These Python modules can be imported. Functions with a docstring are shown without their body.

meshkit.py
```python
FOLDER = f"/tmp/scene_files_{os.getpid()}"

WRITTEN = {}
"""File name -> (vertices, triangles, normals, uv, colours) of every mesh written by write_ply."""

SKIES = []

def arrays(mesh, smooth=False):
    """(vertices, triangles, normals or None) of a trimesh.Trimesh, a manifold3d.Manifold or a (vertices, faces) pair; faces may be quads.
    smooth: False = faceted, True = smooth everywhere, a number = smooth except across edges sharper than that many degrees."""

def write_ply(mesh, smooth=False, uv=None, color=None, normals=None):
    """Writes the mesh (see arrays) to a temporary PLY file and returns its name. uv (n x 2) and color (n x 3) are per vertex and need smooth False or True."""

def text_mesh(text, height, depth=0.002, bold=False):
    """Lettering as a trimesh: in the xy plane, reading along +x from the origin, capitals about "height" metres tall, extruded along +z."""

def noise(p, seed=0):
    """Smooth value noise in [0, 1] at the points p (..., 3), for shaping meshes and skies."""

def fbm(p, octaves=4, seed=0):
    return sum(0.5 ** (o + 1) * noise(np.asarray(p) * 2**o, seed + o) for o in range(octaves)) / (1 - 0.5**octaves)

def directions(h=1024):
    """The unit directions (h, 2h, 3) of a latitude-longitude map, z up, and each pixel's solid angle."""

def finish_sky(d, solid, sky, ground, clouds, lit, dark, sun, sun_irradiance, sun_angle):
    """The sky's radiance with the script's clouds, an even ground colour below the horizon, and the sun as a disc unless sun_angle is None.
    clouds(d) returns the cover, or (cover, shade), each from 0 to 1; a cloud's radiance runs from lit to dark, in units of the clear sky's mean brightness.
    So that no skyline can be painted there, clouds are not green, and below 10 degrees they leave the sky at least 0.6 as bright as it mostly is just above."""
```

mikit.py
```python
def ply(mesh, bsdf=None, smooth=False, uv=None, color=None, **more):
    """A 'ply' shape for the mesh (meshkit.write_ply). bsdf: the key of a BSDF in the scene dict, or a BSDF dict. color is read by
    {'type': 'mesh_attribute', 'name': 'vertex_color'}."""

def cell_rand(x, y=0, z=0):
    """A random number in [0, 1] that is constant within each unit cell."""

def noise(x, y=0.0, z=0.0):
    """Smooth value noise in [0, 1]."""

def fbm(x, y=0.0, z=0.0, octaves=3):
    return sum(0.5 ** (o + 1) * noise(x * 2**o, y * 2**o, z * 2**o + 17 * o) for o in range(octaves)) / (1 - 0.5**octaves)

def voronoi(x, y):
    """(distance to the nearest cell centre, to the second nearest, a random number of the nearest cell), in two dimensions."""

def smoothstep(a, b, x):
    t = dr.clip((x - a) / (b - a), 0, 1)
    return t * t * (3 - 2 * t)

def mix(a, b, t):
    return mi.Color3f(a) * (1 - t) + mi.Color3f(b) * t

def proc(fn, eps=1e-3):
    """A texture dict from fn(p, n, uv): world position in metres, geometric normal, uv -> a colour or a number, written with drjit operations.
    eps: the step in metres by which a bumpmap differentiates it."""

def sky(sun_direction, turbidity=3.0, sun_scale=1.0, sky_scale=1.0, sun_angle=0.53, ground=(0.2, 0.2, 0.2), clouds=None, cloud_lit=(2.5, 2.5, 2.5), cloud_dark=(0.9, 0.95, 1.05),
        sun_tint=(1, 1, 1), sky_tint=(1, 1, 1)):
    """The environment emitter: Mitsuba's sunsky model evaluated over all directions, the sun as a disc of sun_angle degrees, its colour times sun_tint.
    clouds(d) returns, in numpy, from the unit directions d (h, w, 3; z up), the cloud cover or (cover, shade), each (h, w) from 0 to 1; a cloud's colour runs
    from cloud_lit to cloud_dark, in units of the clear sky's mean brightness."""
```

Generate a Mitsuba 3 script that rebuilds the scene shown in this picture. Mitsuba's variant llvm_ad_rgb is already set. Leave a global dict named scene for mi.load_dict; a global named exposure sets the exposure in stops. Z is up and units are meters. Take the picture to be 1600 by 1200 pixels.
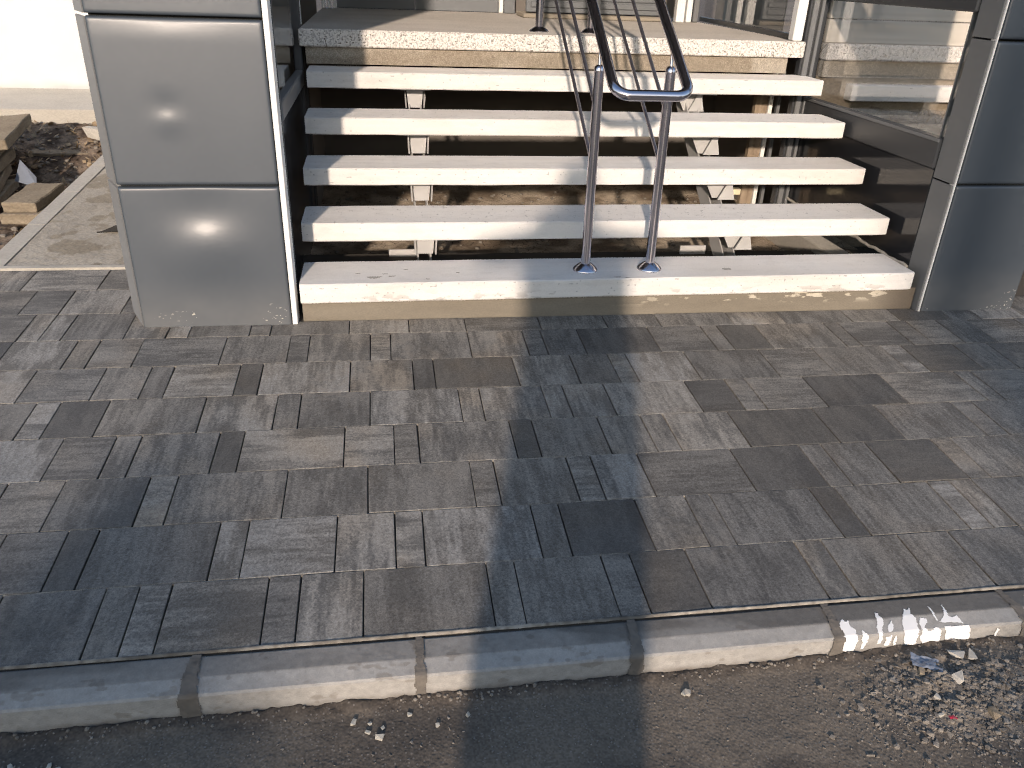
import math, random
import numpy as np
import trimesh
import drjit as dr
import mitsuba as mi
import manifold3d as m3
from manifold3d import Manifold
import mikit, meshkit
from mikit import noise, fbm, voronoi, cell_rand, smoothstep, mix, proc

T = mi.ScalarTransform4f
rng = np.random.default_rng(11)
random.seed(5)
scene, labels = {}, {}

# ------------------------------------------------------------------ camera, sky, exposure
_p, _r, _y = math.radians(27.5), math.radians(-2.27), math.radians(-9.69)
_right0 = np.array([math.cos(_y), math.sin(_y), 0]); _f0 = np.array([-math.sin(_y), math.cos(_y), 0]); _up = np.array([0, 0, 1.0])
FWD = _f0 * math.cos(_p) - _up * math.sin(_p)
_down0 = -(_up * math.cos(_p) + _f0 * math.sin(_p))
DOWN = -_right0 * math.sin(_r) + _down0 * math.cos(_r)
EYE = np.array([0, 0, 1.5])
scene['camera'] = {'type': 'perspective', 'fov': math.degrees(2 * math.atan(800 / 1249.0)), 'fov_axis': 'x', 'near_clip': 0.01, 'far_clip': 2000.0,
                   'to_world': T().look_at(origin=EYE.tolist(), target=(EYE + FWD).tolist(), up=(-DOWN).tolist())}
SUN_AZ, SUN_EL = math.atan(0.222), math.radians(15.0)
SUN = (-math.sin(SUN_AZ) * math.cos(SUN_EL), -math.cos(SUN_AZ) * math.cos(SUN_EL), math.sin(SUN_EL))
scene['sky'] = mikit.sky(SUN, turbidity=3.5, sun_scale=1.0, sky_scale=1.0, sun_angle=1.5, sun_tint=(0.80, 0.96, 1.62), sky_tint=(1.58, 1.55, 1.70))
exposure = 2.45

# ------------------------------------------------------------------ helpers
def numbered(key):
    if key not in scene and key not in labels:
        return key
    n = 1
    while f'{key}_{n:03d}' in scene or f'{key}_{n:03d}' in labels:
        n += 1
    return f'{key}_{n:03d}'

def thing(name, label, cat, group=None):
    k = numbered(name)
    labels[k] = {'label': label, 'category': cat}
    if group: labels[k]['group'] = group
    return k

def add(name, mesh, bsdf, parent=None, smooth=False, uv=None, color=None, label=None):
    k = numbered(f'{parent}__{name}' if parent else name)
    scene[k] = mikit.ply(mesh, bsdf, smooth=smooth, uv=uv, color=color)
    if label: labels[k] = {'label': label}
    return k

def struct(name, mesh, bsdf, label, smooth=False, kind='structure', **kw):
    k = add(name, mesh, bsdf, None, smooth, **kw)
    labels[k] = {'label': label, 'kind': kind}
    return k

def merge(parts):
    vs, fs, n = [], [], 0
    for p in parts:
        v, f = (np.asarray(p.vertices), np.asarray(p.faces)) if hasattr(p, 'vertices') else (np.asarray(p[0], float), np.asarray(p[1], int))
        if f.shape[1] == 4: f = np.vstack([f[:, [0, 1, 2]], f[:, [0, 2, 3]]])
        vs.append(v); fs.append(f + n); n += len(v)
    return np.vstack(vs), np.vstack(fs)

BF = np.array([[0, 1, 2, 3], [0, 4, 5, 1], [1, 5, 6, 2], [2, 6, 7, 3], [3, 7, 4, 0], [4, 8, 9, 5], [5, 9, 10, 6], [6, 10, 11, 7], [7, 11, 8, 4]])
def bevel_box(x0, x1, y0, y1, z0, z1, c=0.004):
    """box with all edges chamfered"""
    pts = []
    for x in (x0, x1):
        for y in (y0, y1):
            for z in (z0, z1):
                sx, sy, sz = (1 if x == x0 else -1), (1 if y == y0 else -1), (1 if z == z0 else -1)
                pts += [(x + sx * c, y + sy * c, z), (x + sx * c, y, z + sz * c), (x, y + sy * c, z + sz * c)]
    h = trimesh.convex.convex_hull(np.array(pts))
    return np.array(h.vertices), np.array(h.faces)

def box(x0, x1, y0, y1, z0, z1):
    v = np.array([[x, y, z] for z in (z0, z1) for (x, y) in ((x0, y0), (x1, y0), (x1, y1), (x0, y1))], float)
    f = np.array([[3, 2, 1, 0], [4, 5, 6, 7], [0, 1, 5, 4], [1, 2, 6, 5], [2, 3, 7, 6], [3, 0, 4, 7]])
    return v, np.vstack([f[:, [0, 1, 2]], f[:, [0, 2, 3]]])

def hull(pts):
    h = trimesh.convex.convex_hull(np.array(pts, float)); return np.array(h.vertices), np.array(h.faces)

def prism(poly, d0, d1, axis):
    """extrude a polygon; axis 'x': poly=(y,z); 'y': poly=(x,z); 'z': poly=(x,y)"""
    from shapely.geometry import Polygon
    m = trimesh.creation.extrude_polygon(Polygon(poly), 1.0, engine='earcut')
    v = np.array(m.vertices); a, b, t = v[:, 0], v[:, 1], d0 + (d1 - d0) * v[:, 2]
    w = {'x': np.stack([t, a, b], 1), 'y': np.stack([a, t, b], 1), 'z': np.stack([a, b, t], 1)}[axis]
    mm = trimesh.Trimesh(w, m.faces, process=False)
    if mm.volume < 0: mm.invert()
    return np.array(mm.vertices), np.array(mm.faces)

def tube(path, r, n=20, cap=True):
    P = np.asarray(path, float); r = np.broadcast_to(np.asarray(r, float), (len(P),))
    tang = np.gradient(P, axis=0); tang /= np.linalg.norm(tang, axis=1, keepdims=True)
    ref = np.array([1.0, 0, 0]) if abs(tang[0][0]) < 0.8 else np.array([0, 0, 1.0])
    rings = []
    u = np.cross(tang[0], ref); u /= np.linalg.norm(u)
    for i in range(len(P)):
        u = u - tang[i] * (u @ tang[i]); u /= np.linalg.norm(u); w = np.cross(tang[i], u)
        a = np.arange(n) * 2 * math.pi / n
        rings.append(P[i] + r[i] * (np.cos(a)[:, None] * u + np.sin(a)[:, None] * w))
    v = np.vstack(rings); f = []
    for i in range(len(P) - 1):
        for j in range(n):
            a, b = i * n + j, i * n + (j + 1) % n
            f += [[a, b, b + n], [a, b + n, a + n]]
    if cap:
        v = np.vstack([v, P[0], P[-1]]); c0, c1 = len(v) - 2, len(v) - 1; o = (len(P) - 1) * n
        f += [[c0, (j + 1) % n, j] for j in range(n)] + [[c1, o + j, o + (j + 1) % n] for j in range(n)]
    return v, np.array(f)

def lathe(profile, cx, cy, n=40):
    v, f = [], []
    for r, z in profile:
        a = np.arange(n) * 2 * math.pi / n
        v.append(np.stack([cx + r * np.cos(a), cy + r * np.sin(a), np.full(n, z)], 1))
    for i in range(len(profile) - 1):
        for j in range(n):
            a, b = i * n + j, i * n + (j + 1) % n
            f += [[a, b, b + n], [a, b + n, a + n]]
    return np.vstack(v), np.array(f)

def grid_mesh(xs, ys, zf):
    X, Y = np.meshgrid(xs, ys); Z = zf(X, Y)
    v = np.stack([X, Y, Z], -1).reshape(-1, 3); nx, ny = len(xs), len(ys)
    i = (np.arange(ny - 1)[:, None] * nx + np.arange(nx - 1)).ravel()
    return v, np.vstack([np.stack([i, i + 1, i + nx + 1], 1), np.stack([i, i + nx + 1, i + nx], 1)])

def P3(x, y, z): return np.stack(np.broadcast_arrays(x, y, z), -1)
def rock(c, s, rg, flat=1.0, sub=1):
    m = trimesh.creation.icosphere(subdivisions=sub)
    v = np.array(m.vertices); d = rg.uniform(0.72, 1.15, len(v)); v = v * d[:, None]
    v = v * np.asarray(s) * np.array([1, 1, flat])
    a = rg.uniform(0, 6.28); R = np.array([[math.cos(a), -math.sin(a), 0], [math.sin(a), math.cos(a), 0], [0, 0, 1]])
    return v @ R.T + np.asarray(c), np.array(m.faces)

def chunk(c, s, rg, n=14):
    """angular broken piece: hull of random points"""
    p = rg.uniform(-1, 1, (n, 3)); p = np.sign(p) * np.abs(p) ** 0.5
    a = rg.uniform(0, 6.28); R = np.array([[math.cos(a), -math.sin(a), 0], [math.sin(a), math.cos(a), 0], [0, 0, 1]])
    return hull((p * np.asarray(s)) @ R.T + np.asarray(c))

SLY, SLX = 0.0549, -0.0056            # the paved strip falls towards the road
def pz(x, y): return SLY * y + SLX * x

# ------------------------------------------------------------------ materials
def C(*a): return mi.Color3f(*a)
def rgb(*a): return {'type': 'rgb', 'value': list(a)}
def pbr(color, rough=0.6, metal=0.0, spec=0.5, **k):
    base = color if isinstance(color, dict) else rgb(*color)
    d = {'type': 'principled', 'base_color': base, 'roughness': rough, 'metallic': metal, 'specular': spec}
    d.update(k); return d
def two(b): return {'type': 'twosided', 'bsdf': b}
def bump(b, fn, scale, eps=1e-3): return {'type': 'bumpmap', 'arbitrary': proc(fn, eps), 'scale': scale, 'bsdf': b}

# pavers: u = 4 * piece number + metres along the row, v = 4 * tone + metres across
def paver_color(p, n, uv):
    i = dr.floor(uv.x / 4.0); x = uv.x - 4.0 * i
    k = dr.floor(uv.y / 4.0); y = uv.y - 4.0 * k
    r1, r2, r3 = cell_rand(i, 1), cell_rand(i, 2), cell_rand(i, 3)
    along = r1 > 0.62                                    # some streaks run along the row, most across it
    a = dr.select(along, y, x); b = dr.select(along, x, y)
    w = 0.02 * noise(b * 22, a * 22, i)
    s = 0.6 * noise(a * 26 + w * 30, b * 3.2, i * 3.7) + 0.4 * noise(a * 75, b * 9, i * 1.9)
    cloud = fbm(x * 9, y * 9, i * 2.3, 3)
    fine = 0.5 * noise(a * 150, b * 22, i) + 0.5 * noise(x * 210, y * 210, i)
    t = 0.43 * s + 0.30 * cloud + 0.27 * fine
    t = smoothstep(0.34, 0.65, t)
    dark = mix(C(0.066, 0.065, 0.065), C(0.088, 0.085, 0.081), r2)
    mid = mix(C(0.118, 0.116, 0.113), C(0.135, 0.126, 0.114), r2)
    lite = mix(C(0.275, 0.270, 0.262), C(0.285, 0.270, 0.248), r3)
    lo = dr.select(k < 0.5, mix(dark, mid, 0.18 * r3), dr.select(k < 1.5, mix(dark, mid, 0.35 + 0.45 * r3), mid))
    hi = dr.select(k < 0.5, mix(dark, mid, 0.85), dr.select(k < 1.5, mix(mid, lite, 0.30 + 0.45 * r3), lite))
    c = mix(lo, hi, t)
    brown = smoothstep(0.5, 0.75, fbm(x * 6 + 9, y * 6, i * 1.3 + 5, 2)) * (0.15 + 0.5 * r3)
    c = mix(c, c * C(1.05, 0.95, 0.83), brown)
    g = noise(p.x * 420, p.y * 420, 3)
    c = c * (0.74 + 0.50 * g) * (0.84 + 0.32 * noise(p.x * 170, p.y * 170, 8))
    sand = smoothstep(0.60, 0.85, fbm(p.x * 2.3 + 3, p.y * 2.3, 2, 4)) * smoothstep(0.35, 0.7, noise(p.x * 60, p.y * 60, 1)) * 0.30
    return mix(c * C(0.95, 0.93, 0.885), C(0.26, 0.23, 0.19), sand)
def paver_bump(p, n, uv): return 0.6 * noise(p.x * 330, p.y * 330, 5) + 0.4 * noise(p.x * 140, p.y * 140, 5)
scene['m_paver'] = bump(pbr(proc(paver_color), 0.62, spec=0.45), paver_bump, 0.0007, 8e-4)
scene['m_sand'] = pbr(proc(lambda p, n, uv: mix(C(0.16, 0.14, 0.115), C(0.36, 0.325, 0.27), noise(p.x * 90, p.y * 90, 1)) * (0.45 + 0.8 * noise(p.x * 7, p.y * 7, 4))), 0.9, spec=0.2)
scene['m_bed'] = pbr((0.085, 0.077, 0.068), 0.95, spec=0.1)

def kerb_color(p, n, uv):
    c = mix(C(0.27, 0.258, 0.238), C(0.35, 0.338, 0.312), fbm(p.x * 9, p.y * 40, p.z * 40, 3))
    wet = smoothstep(0.46, 0.62, fbm(p.x * 2.4 + 1.7, p.y * 12, 0, 3) + 0.25 * smoothstep(0.6, 1.3, p.x)) * smoothstep(1.355, 1.368, p.y)
    c = mix(c, c * C(0.55, 0.54, 0.53), wet * 0.85)
    c = c * (0.80 + 0.4 * fbm(p.x * 70, p.y * 70, p.z * 70, 3))
    chip = smoothstep(0.66, 0.74, fbm(p.x * 26, p.y * 40, p.z * 40, 3))
    c = mix(c, C(0.20, 0.18, 0.155), chip * 0.6)
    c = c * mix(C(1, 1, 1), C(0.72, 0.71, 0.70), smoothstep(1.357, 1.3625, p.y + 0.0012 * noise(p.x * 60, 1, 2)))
    mud = smoothstep(0.034, 0.006, p.z + 0.020 * fbm(p.x * 18, p.z * 30, 3, 3) + 0.0)
    c = mix(c, C(0.11, 0.09, 0.072), mud * 0.75)
    sp = smoothstep(0.80, 0.95, noise(p.x * 120, p.y * 120, p.z * 120))
    return c * (1 - 0.12 * sp) * (0.92 + 0.16 * noise(p.x * 400, p.y * 400, p.z * 400))
scene['m_kerb'] = bump(pbr(proc(kerb_color), 0.7, spec=0.35), lambda p, n, uv: noise(p.x * 150, p.y * 150, p.z * 150) + fbm(p.x * 40, p.y * 40, p.z * 40, 2), 0.0006)
scene['m_mortar'] = bump(pbr(proc(lambda p, n, uv: mix(C(0.095, 0.085, 0.074), C(0.19, 0.17, 0.145), fbm(p.x * 50, p.y * 50, p.z * 50, 3))), 0.85, spec=0.25), lambda p, n, uv: noise(p.x * 200, p.y * 200, p.z * 200), 0.001)
scene['m_paint'] = pbr((0.80, 0.79, 0.76), 0.45)

def asphalt_color(p, n, uv):
    b = fbm(p.x * 1.9, p.y * 1.9, 1, 4)
    c = mix(C(0.060, 0.053, 0.046), C(0.122, 0.102, 0.080), smoothstep(0.3, 0.7, b))
    dust = smoothstep(0.45, 0.7, fbm(p.x * 3.1 + 4, p.y * 5, 6, 4) + 0.28 * smoothstep(0.85, 1.25, p.y) * smoothstep(-0.2, 0.5, p.x))
    c = mix(c, C(0.170, 0.142, 0.110), dust * 0.8)
    c = mix(c, C(0.075, 0.062, 0.050), smoothstep(1.272, 1.296, p.y + 0.03 * (fbm(p.x * 14, p.y * 14, 5, 3) - 0.5)) * 0.85)
    rb = dr.exp(-(dr.square((p.x - 1.32) / 0.21) + dr.square((p.y - 1.16) / 0.12)))
    c = mix(c, mix(C(0.12, 0.10, 0.08), C(0.25, 0.225, 0.19), fbm(p.x * 30, p.y * 30, 7, 3)), smoothstep(0.25, 0.8, rb + 0.5 * (fbm(p.x * 11, p.y * 11, 3, 3) - 0.5)) * 0.9)
    g = noise(p.x * 260, p.y * 260, 2)
    v, _, rnd = voronoi(p.x * 130, p.y * 130)
    spec = smoothstep(0.35, 0.2, v) * smoothstep(0.80, 0.9, rnd)
    return mix(c * (0.72 + 0.5 * g), C(0.22, 0.20, 0.175), spec * 0.6)
scene['m_asphalt'] = bump(pbr(proc(asphalt_color), 0.75, spec=0.35), lambda p, n, uv: 0.55 * noise(p.x * 190, p.y * 190, 2) + 0.45 * fbm(p.x * 45, p.y * 45, 2, 2), 0.0022)

def tread_color(p, n, uv):
    grain = noise(p.x * 5, p.y * 60, p.z * 70)
    c = mix(C(0.57, 0.555, 0.525), C(0.67, 0.655, 0.625), 0.5 * grain + 0.5 * fbm(p.x * 4, p.y * 9, p.z * 9, 3))
    c = mix(c, C(0.53, 0.50, 0.455), 0.5 * smoothstep(0.52, 0.75, fbm(p.x * 2.1 + 5, p.y * 2, p.z * 6, 3)))
    low = smoothstep(0.45, 0.30, p.z) * smoothstep(3.3, 3.1, p.y)
    stain = smoothstep(0.56, 0.66, fbm(p.x * 16, p.y * 30, p.z * 40, 4)) * (0.07 + 0.38 * low * smoothstep(0.3, 0.262, p.z) )
    c = mix(c, C(0.22, 0.195, 0.16), stain)
    pit = smoothstep(0.86, 0.93, noise(p.x * 85, p.y * 85, p.z * 85))
    return c * (1 - 0.35 * pit) * (0.95 + 0.1 * noise(p.x * 300, p.y * 300, p.z * 300))
scene['m_tread'] = bump(pbr(proc(tread_color), 0.7, spec=0.3), lambda p, n, uv: noise(p.x * 60, p.y * 200, p.z * 200), 0.0005)
scene['m_damp'] = pbr((0.33, 0.315, 0.285), 0.6)
def base_color(p, n, uv):
    c = mix(C(0.150, 0.130, 0.100), C(0.220, 0.195, 0.155), fbm(p.x * 3.5, p.y * 5, p.z * 14, 4))
    lm = smoothstep(0.58, 0.66, fbm(p.x * 14, 2, p.z * 34, 4)) * smoothstep(0.19, 0.235, p.z) * smoothstep(0.7, 1.6, p.x)
    c = mix(c, C(0.46, 0.42, 0.34), lm)
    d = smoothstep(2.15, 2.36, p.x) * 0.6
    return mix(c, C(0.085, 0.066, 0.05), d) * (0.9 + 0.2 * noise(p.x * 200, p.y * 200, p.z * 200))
scene['m_base'] = bump(pbr(proc(base_color), 0.85, spec=0.2), lambda p, n, uv: fbm(p.x * 60, p.y * 60, p.z * 60, 3), 0.0012)

def agg_parts(p, sc):
    q = dr.abs(p.x) * 0 + p.x
    return voronoi(q * sc + 0.8 * noise(p.x * 60, p.z * 60, p.y * 60), (p.z * 1.0 + p.y * 0.83) * sc)
def aggregate(p, n, uv):
    d, d2, r = agg_parts(p, 175.0)
    grout = smoothstep(0.10, 0.02, d2 - d)
    top = smoothstep(0.5, 0.9, n.z)
    st = mix(C(0.50, 0.475, 0.44), C(0.82, 0.79, 0.74), smoothstep(0.10, 0.55, r))
    st = mix(st, C(0.24, 0.215, 0.18), smoothstep(0.91, 0.94, r))
    c = mix(st, C(0.36, 0.33, 0.29), grout * 0.45)
    flat = mix(C(0.40, 0.375, 0.34), C(0.50, 0.47, 0.43), fbm(p.x * 3, p.y * 5, 1, 4)) * (0.92 + 0.16 * noise(p.x * 130, p.y * 130, 1))
    edge = smoothstep(4.485, 4.463, p.y)
    return mix(c, flat, top * (1 - edge))
def aggregate_b(p, n, uv):
    d, d2, r = agg_parts(p, 175.0)
    return smoothstep(0.0, 0.35, d2 - d)
scene['m_aggregate'] = bump(pbr(proc(aggregate), 0.7, spec=0.3), aggregate_b, 0.0015, 6e-4)
def beam_color(p, n, uv):
    d, d2, r = agg_parts(p, 120.0)
    c = mix(C(0.26, 0.23, 0.185), C(0.41, 0.37, 0.31), r * 0.7 + 0.3 * fbm(p.x * 4, p.y * 4, p.z * 9, 3))
    st = smoothstep(0.42, 0.62, fbm(p.x * 2.2 + 2, 1, p.z * 5, 3) + 0.2 * smoothstep(0.8, 1.6, p.x) - 0.6 * smoothstep(2.02, 2.1, p.x))
    c = mix(c, c * C(0.62, 0.57, 0.51), st * 0.7)
    return c * (0.75 + 0.45 * smoothstep(0.02, 0.25, d2 - d))
scene['m_beam'] = bump(pbr(proc(beam_color), 0.8, spec=0.25), aggregate_b, 0.001, 6e-4)

def panel_color(p, n, uv):
    s = fbm(p.x * 6, p.y * 3, p.z * 1.2, 3)
    c = mix(C(0.041, 0.053, 0.068), C(0.050, 0.063, 0.078), s)
    dust = smoothstep(0.40, 0.20, p.z) * (0.35 + 0.6 * fbm(p.x * 8, 1, p.z * 11, 3))
    c = mix(c, C(0.190, 0.183, 0.168), dust * 0.36)
    spl = smoothstep(0.82, 0.88, noise(p.x * 150, 3, p.z * 150)) * smoothstep(0.30, 0.20, p.z) * smoothstep(0.62, 0.72, noise(p.x * 9, 1, p.z * 9))
    return mix(c, C(0.45, 0.42, 0.37), spl)
scene['m_panel'] = pbr(proc(panel_color), 0.50, metal=0.05, spec=0.4, clearcoat=1.0, clearcoat_gloss=0.35)
scene['m_panel_side'] = pbr((0.155, 0.160, 0.163), 0.45, metal=0.1)
scene['m_gap'] = pbr((0.02, 0.02, 0.02), 0.9)
scene['m_alu'] = pbr((0.78, 0.77, 0.74), 0.38, metal=0.1)
scene['m_white_pvc'] = pbr((0.74, 0.74, 0.73), 0.35)
scene['m_frame'] = pbr((0.042, 0.045, 0.050), 0.38)
scene['m_frame_light'] = pbr((0.14, 0.145, 0.15), 0.4)
scene['m_dark_panel'] = pbr((0.018, 0.019, 0.022), 0.10, spec=0.6)
scene['m_door'] = pbr(proc(lambda p, n, uv: mix(C(0.115, 0.125, 0.135), C(0.14, 0.15, 0.16), fbm(p.x * 4, p.y * 4, p.z * 4, 3))), 0.42)
scene['m_glass'] = {'type': 'thindielectric', 'int_ior': 1.5}
scene['m_chrome'] = {'type': 'roughconductor', 'material': 'Cr', 'alpha': 0.03, 'distribution': 'ggx'}
scene['m_bar'] = {'type': 'roughconductor', 'material': 'Cr', 'alpha': 0.14, 'distribution': 'ggx'}
scene['m_steel'] = bump(pbr(proc(lambda p, n, uv: mix(C(0.36, 0.36, 0.355), C(0.45, 0.445, 0.44), fbm(p.x * 12, p.y * 12, p.z * 12, 3))), 0.5), lambda p, n, uv: noise(p.x * 80, p.y * 80, p.z * 80), 0.0004)
scene['m_black'] = pbr((0.035, 0.033, 0.031), 0.9, spec=0.2)
scene['m_cavity'] = pbr((0.17, 0.155, 0.14), 0.95, spec=0.1)

def soil_color(p, n, uv):
    c = mix(C(0.19, 0.150, 0.112), C(0.43, 0.365, 0.285), smoothstep(0.3, 0.7, fbm(p.x * 7, p.y * 7, 2, 4)))
    d, d2, r = voronoi(p.x * 14, p.y * 14)
    crack = smoothstep(0.05, 0.015, d2 - d) * smoothstep(0.4, 0.6, noise(p.x * 5, p.y * 5, 9))
    g = noise(p.x * 170, p.y * 170, 4)
    return mix(c * (0.7 + 0.55 * g), C(0.03, 0.024, 0.02), crack)
scene['m_soil'] = bump(pbr(proc(soil_color), 0.95, spec=0.1), lambda p, n, uv: fbm(p.x * 40, p.y * 40, 1, 4), 0.009)
def old_soil(p, n, uv):
    c = mix(C(0.065, 0.048, 0.037), C(0.21, 0.165, 0.125), smoothstep(0.3, 0.7, fbm(p.x * 9, p.y * 9, 2, 4)))
    return c * (0.6 + 0.7 * noise(p.x * 90, p.y * 90, 4))
scene['m_soil_dark'] = bump(pbr(proc(old_soil), 0.95, spec=0.1), lambda p, n, uv: fbm(p.x * 40, p.y * 40, 1, 4), 0.012)
scene['m_leaf'] = two(pbr(proc(lambda p, n, uv: mix(C(0.16, 0.10, 0.055), C(0.42, 0.33, 0.21), noise(p.x * 31, p.y * 31, p.z * 31))), 0.8))
def apron_color(p, n, uv):
    c = mix(C(0.27, 0.245, 0.205), C(0.40, 0.37, 0.315), fbm(p.x * 5, p.y * 5, 1, 4))
    m = smoothstep(0.50, 0.62, fbm(p.x * 9 + 2, p.y * 7, 3, 4))
    c = mix(c, C(0.215, 0.185, 0.14), m * 0.75)
    return c * (0.85 + 0.3 * noise(p.x * 140, p.y * 140, 4))
scene['m_apron'] = bump(pbr(proc(apron_color), 0.9, spec=0.2), lambda p, n, uv: fbm(p.x * 38, p.y * 38, 1, 4), 0.006)
scene['m_conc'] = bump(pbr(proc(lambda p, n, uv: mix(C(0.33, 0.31, 0.27), C(0.46, 0.435, 0.385), fbm(p.x * 4, p.y * 4, p.z * 9, 4)) * (0.9 + 0.2 * noise(p.x * 110, p.y * 110, p.z * 110))), 0.85, spec=0.2), lambda p, n, uv: fbm(p.x * 50, p.y * 50, p.z * 50, 3), 0.0015)
scene['m_conc_old'] = bump(pbr(proc(lambda p, n, uv: mix(C(0.155, 0.125, 0.088), C(0.29, 0.245, 0.185), fbm(p.x * 9, p.y * 9, p.z * 15, 4)) * (0.8 + 0.4 * noise(p.x * 110, p.y * 110, p.z * 110))), 0.92, spec=0.15), lambda p, n, uv: fbm(p.x * 50, p.y * 50, p.z * 50, 3), 0.004)
scene['m_plaster'] = bump(pbr(proc(lambda p, n, uv: mix(C(0.58, 0.585, 0.58), C(0.66, 0.665, 0.66), fbm(p.x * 2, p.y * 2, p.z * 2, 4)) * (1 - 0.25 * smoothstep(0.52, 0.41, p.z + 0.08 * fbm(p.x * 6, 1, p.z * 6, 3)))), 0.85, spec=0.2), lambda p, n, uv: noise(p.x * 90, p.y * 90, p.z * 90), 0.0008)
scene['m_siding'] = pbr(proc(lambda p, n, uv: mix(C(0.52, 0.48, 0.41), C(0.64, 0.60, 0.525), noise(p.x * 2.5, p.y, p.z * 70))), 0.7)
scene['m_stone_white'] = pbr((0.36, 0.345, 0.30), 0.8)
scene['m_threshold'] = pbr((0.26, 0.23, 0.185), 0.8)
scene['m_wall_far'] = pbr((0.20, 0.18, 0.16), 0.85)
scene['m_soffit'] = pbr((0.12, 0.12, 0.125), 0.6)
scene['m_stone'] = bump(pbr(proc(lambda p, n, uv: mix(C(0.085, 0.073, 0.060), C(0.29, 0.26, 0.22), cell_rand(p.x * 45, p.y * 45, p.z * 45) * 0.5 + 0.5 * noise(p.x * 60, p.y * 60, p.z * 60))), 0.85), lambda p, n, uv: noise(p.x * 120, p.y * 120, p.z * 120), 0.002)
scene['m_plastic'] = two(pbr((0.19, 0.215, 0.26), 0.3))
scene['m_red'] = two(pbr((0.55, 0.03, 0.06), 0.4))
scene['m_wood'] = pbr(proc(lambda p, n, uv: mix(C(0.17, 0.125, 0.085), C(0.31, 0.245, 0.175), noise(p.x * 60, p.y * 60, p.z * 6))), 0.75)
scene['m_wood_pale'] = pbr((0.72, 0.64, 0.44), 0.7)
scene['m_needle'] = {'type': 'twosided', 'bsdf': {'type': 'diffuse', 'reflectance': rgb(0.045, 0.07, 0.03)}}
scene['m_bark'] = pbr((0.09, 0.065, 0.045), 0.9)
scene['m_coat'] = pbr((0.05, 0.055, 0.07), 0.85)
scene['m_jeans'] = pbr((0.05, 0.06, 0.10), 0.9)
scene['m_skin'] = pbr((0.50, 0.33, 0.25), 0.5)
scene['m_hair'] = pbr((0.05, 0.035, 0.025), 0.6)
scene['m_shoe'] = pbr((0.03, 0.03, 0.03), 0.5)
scene['m_eye'] = pbr((0.6, 0.6, 0.6), 0.2)

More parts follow.
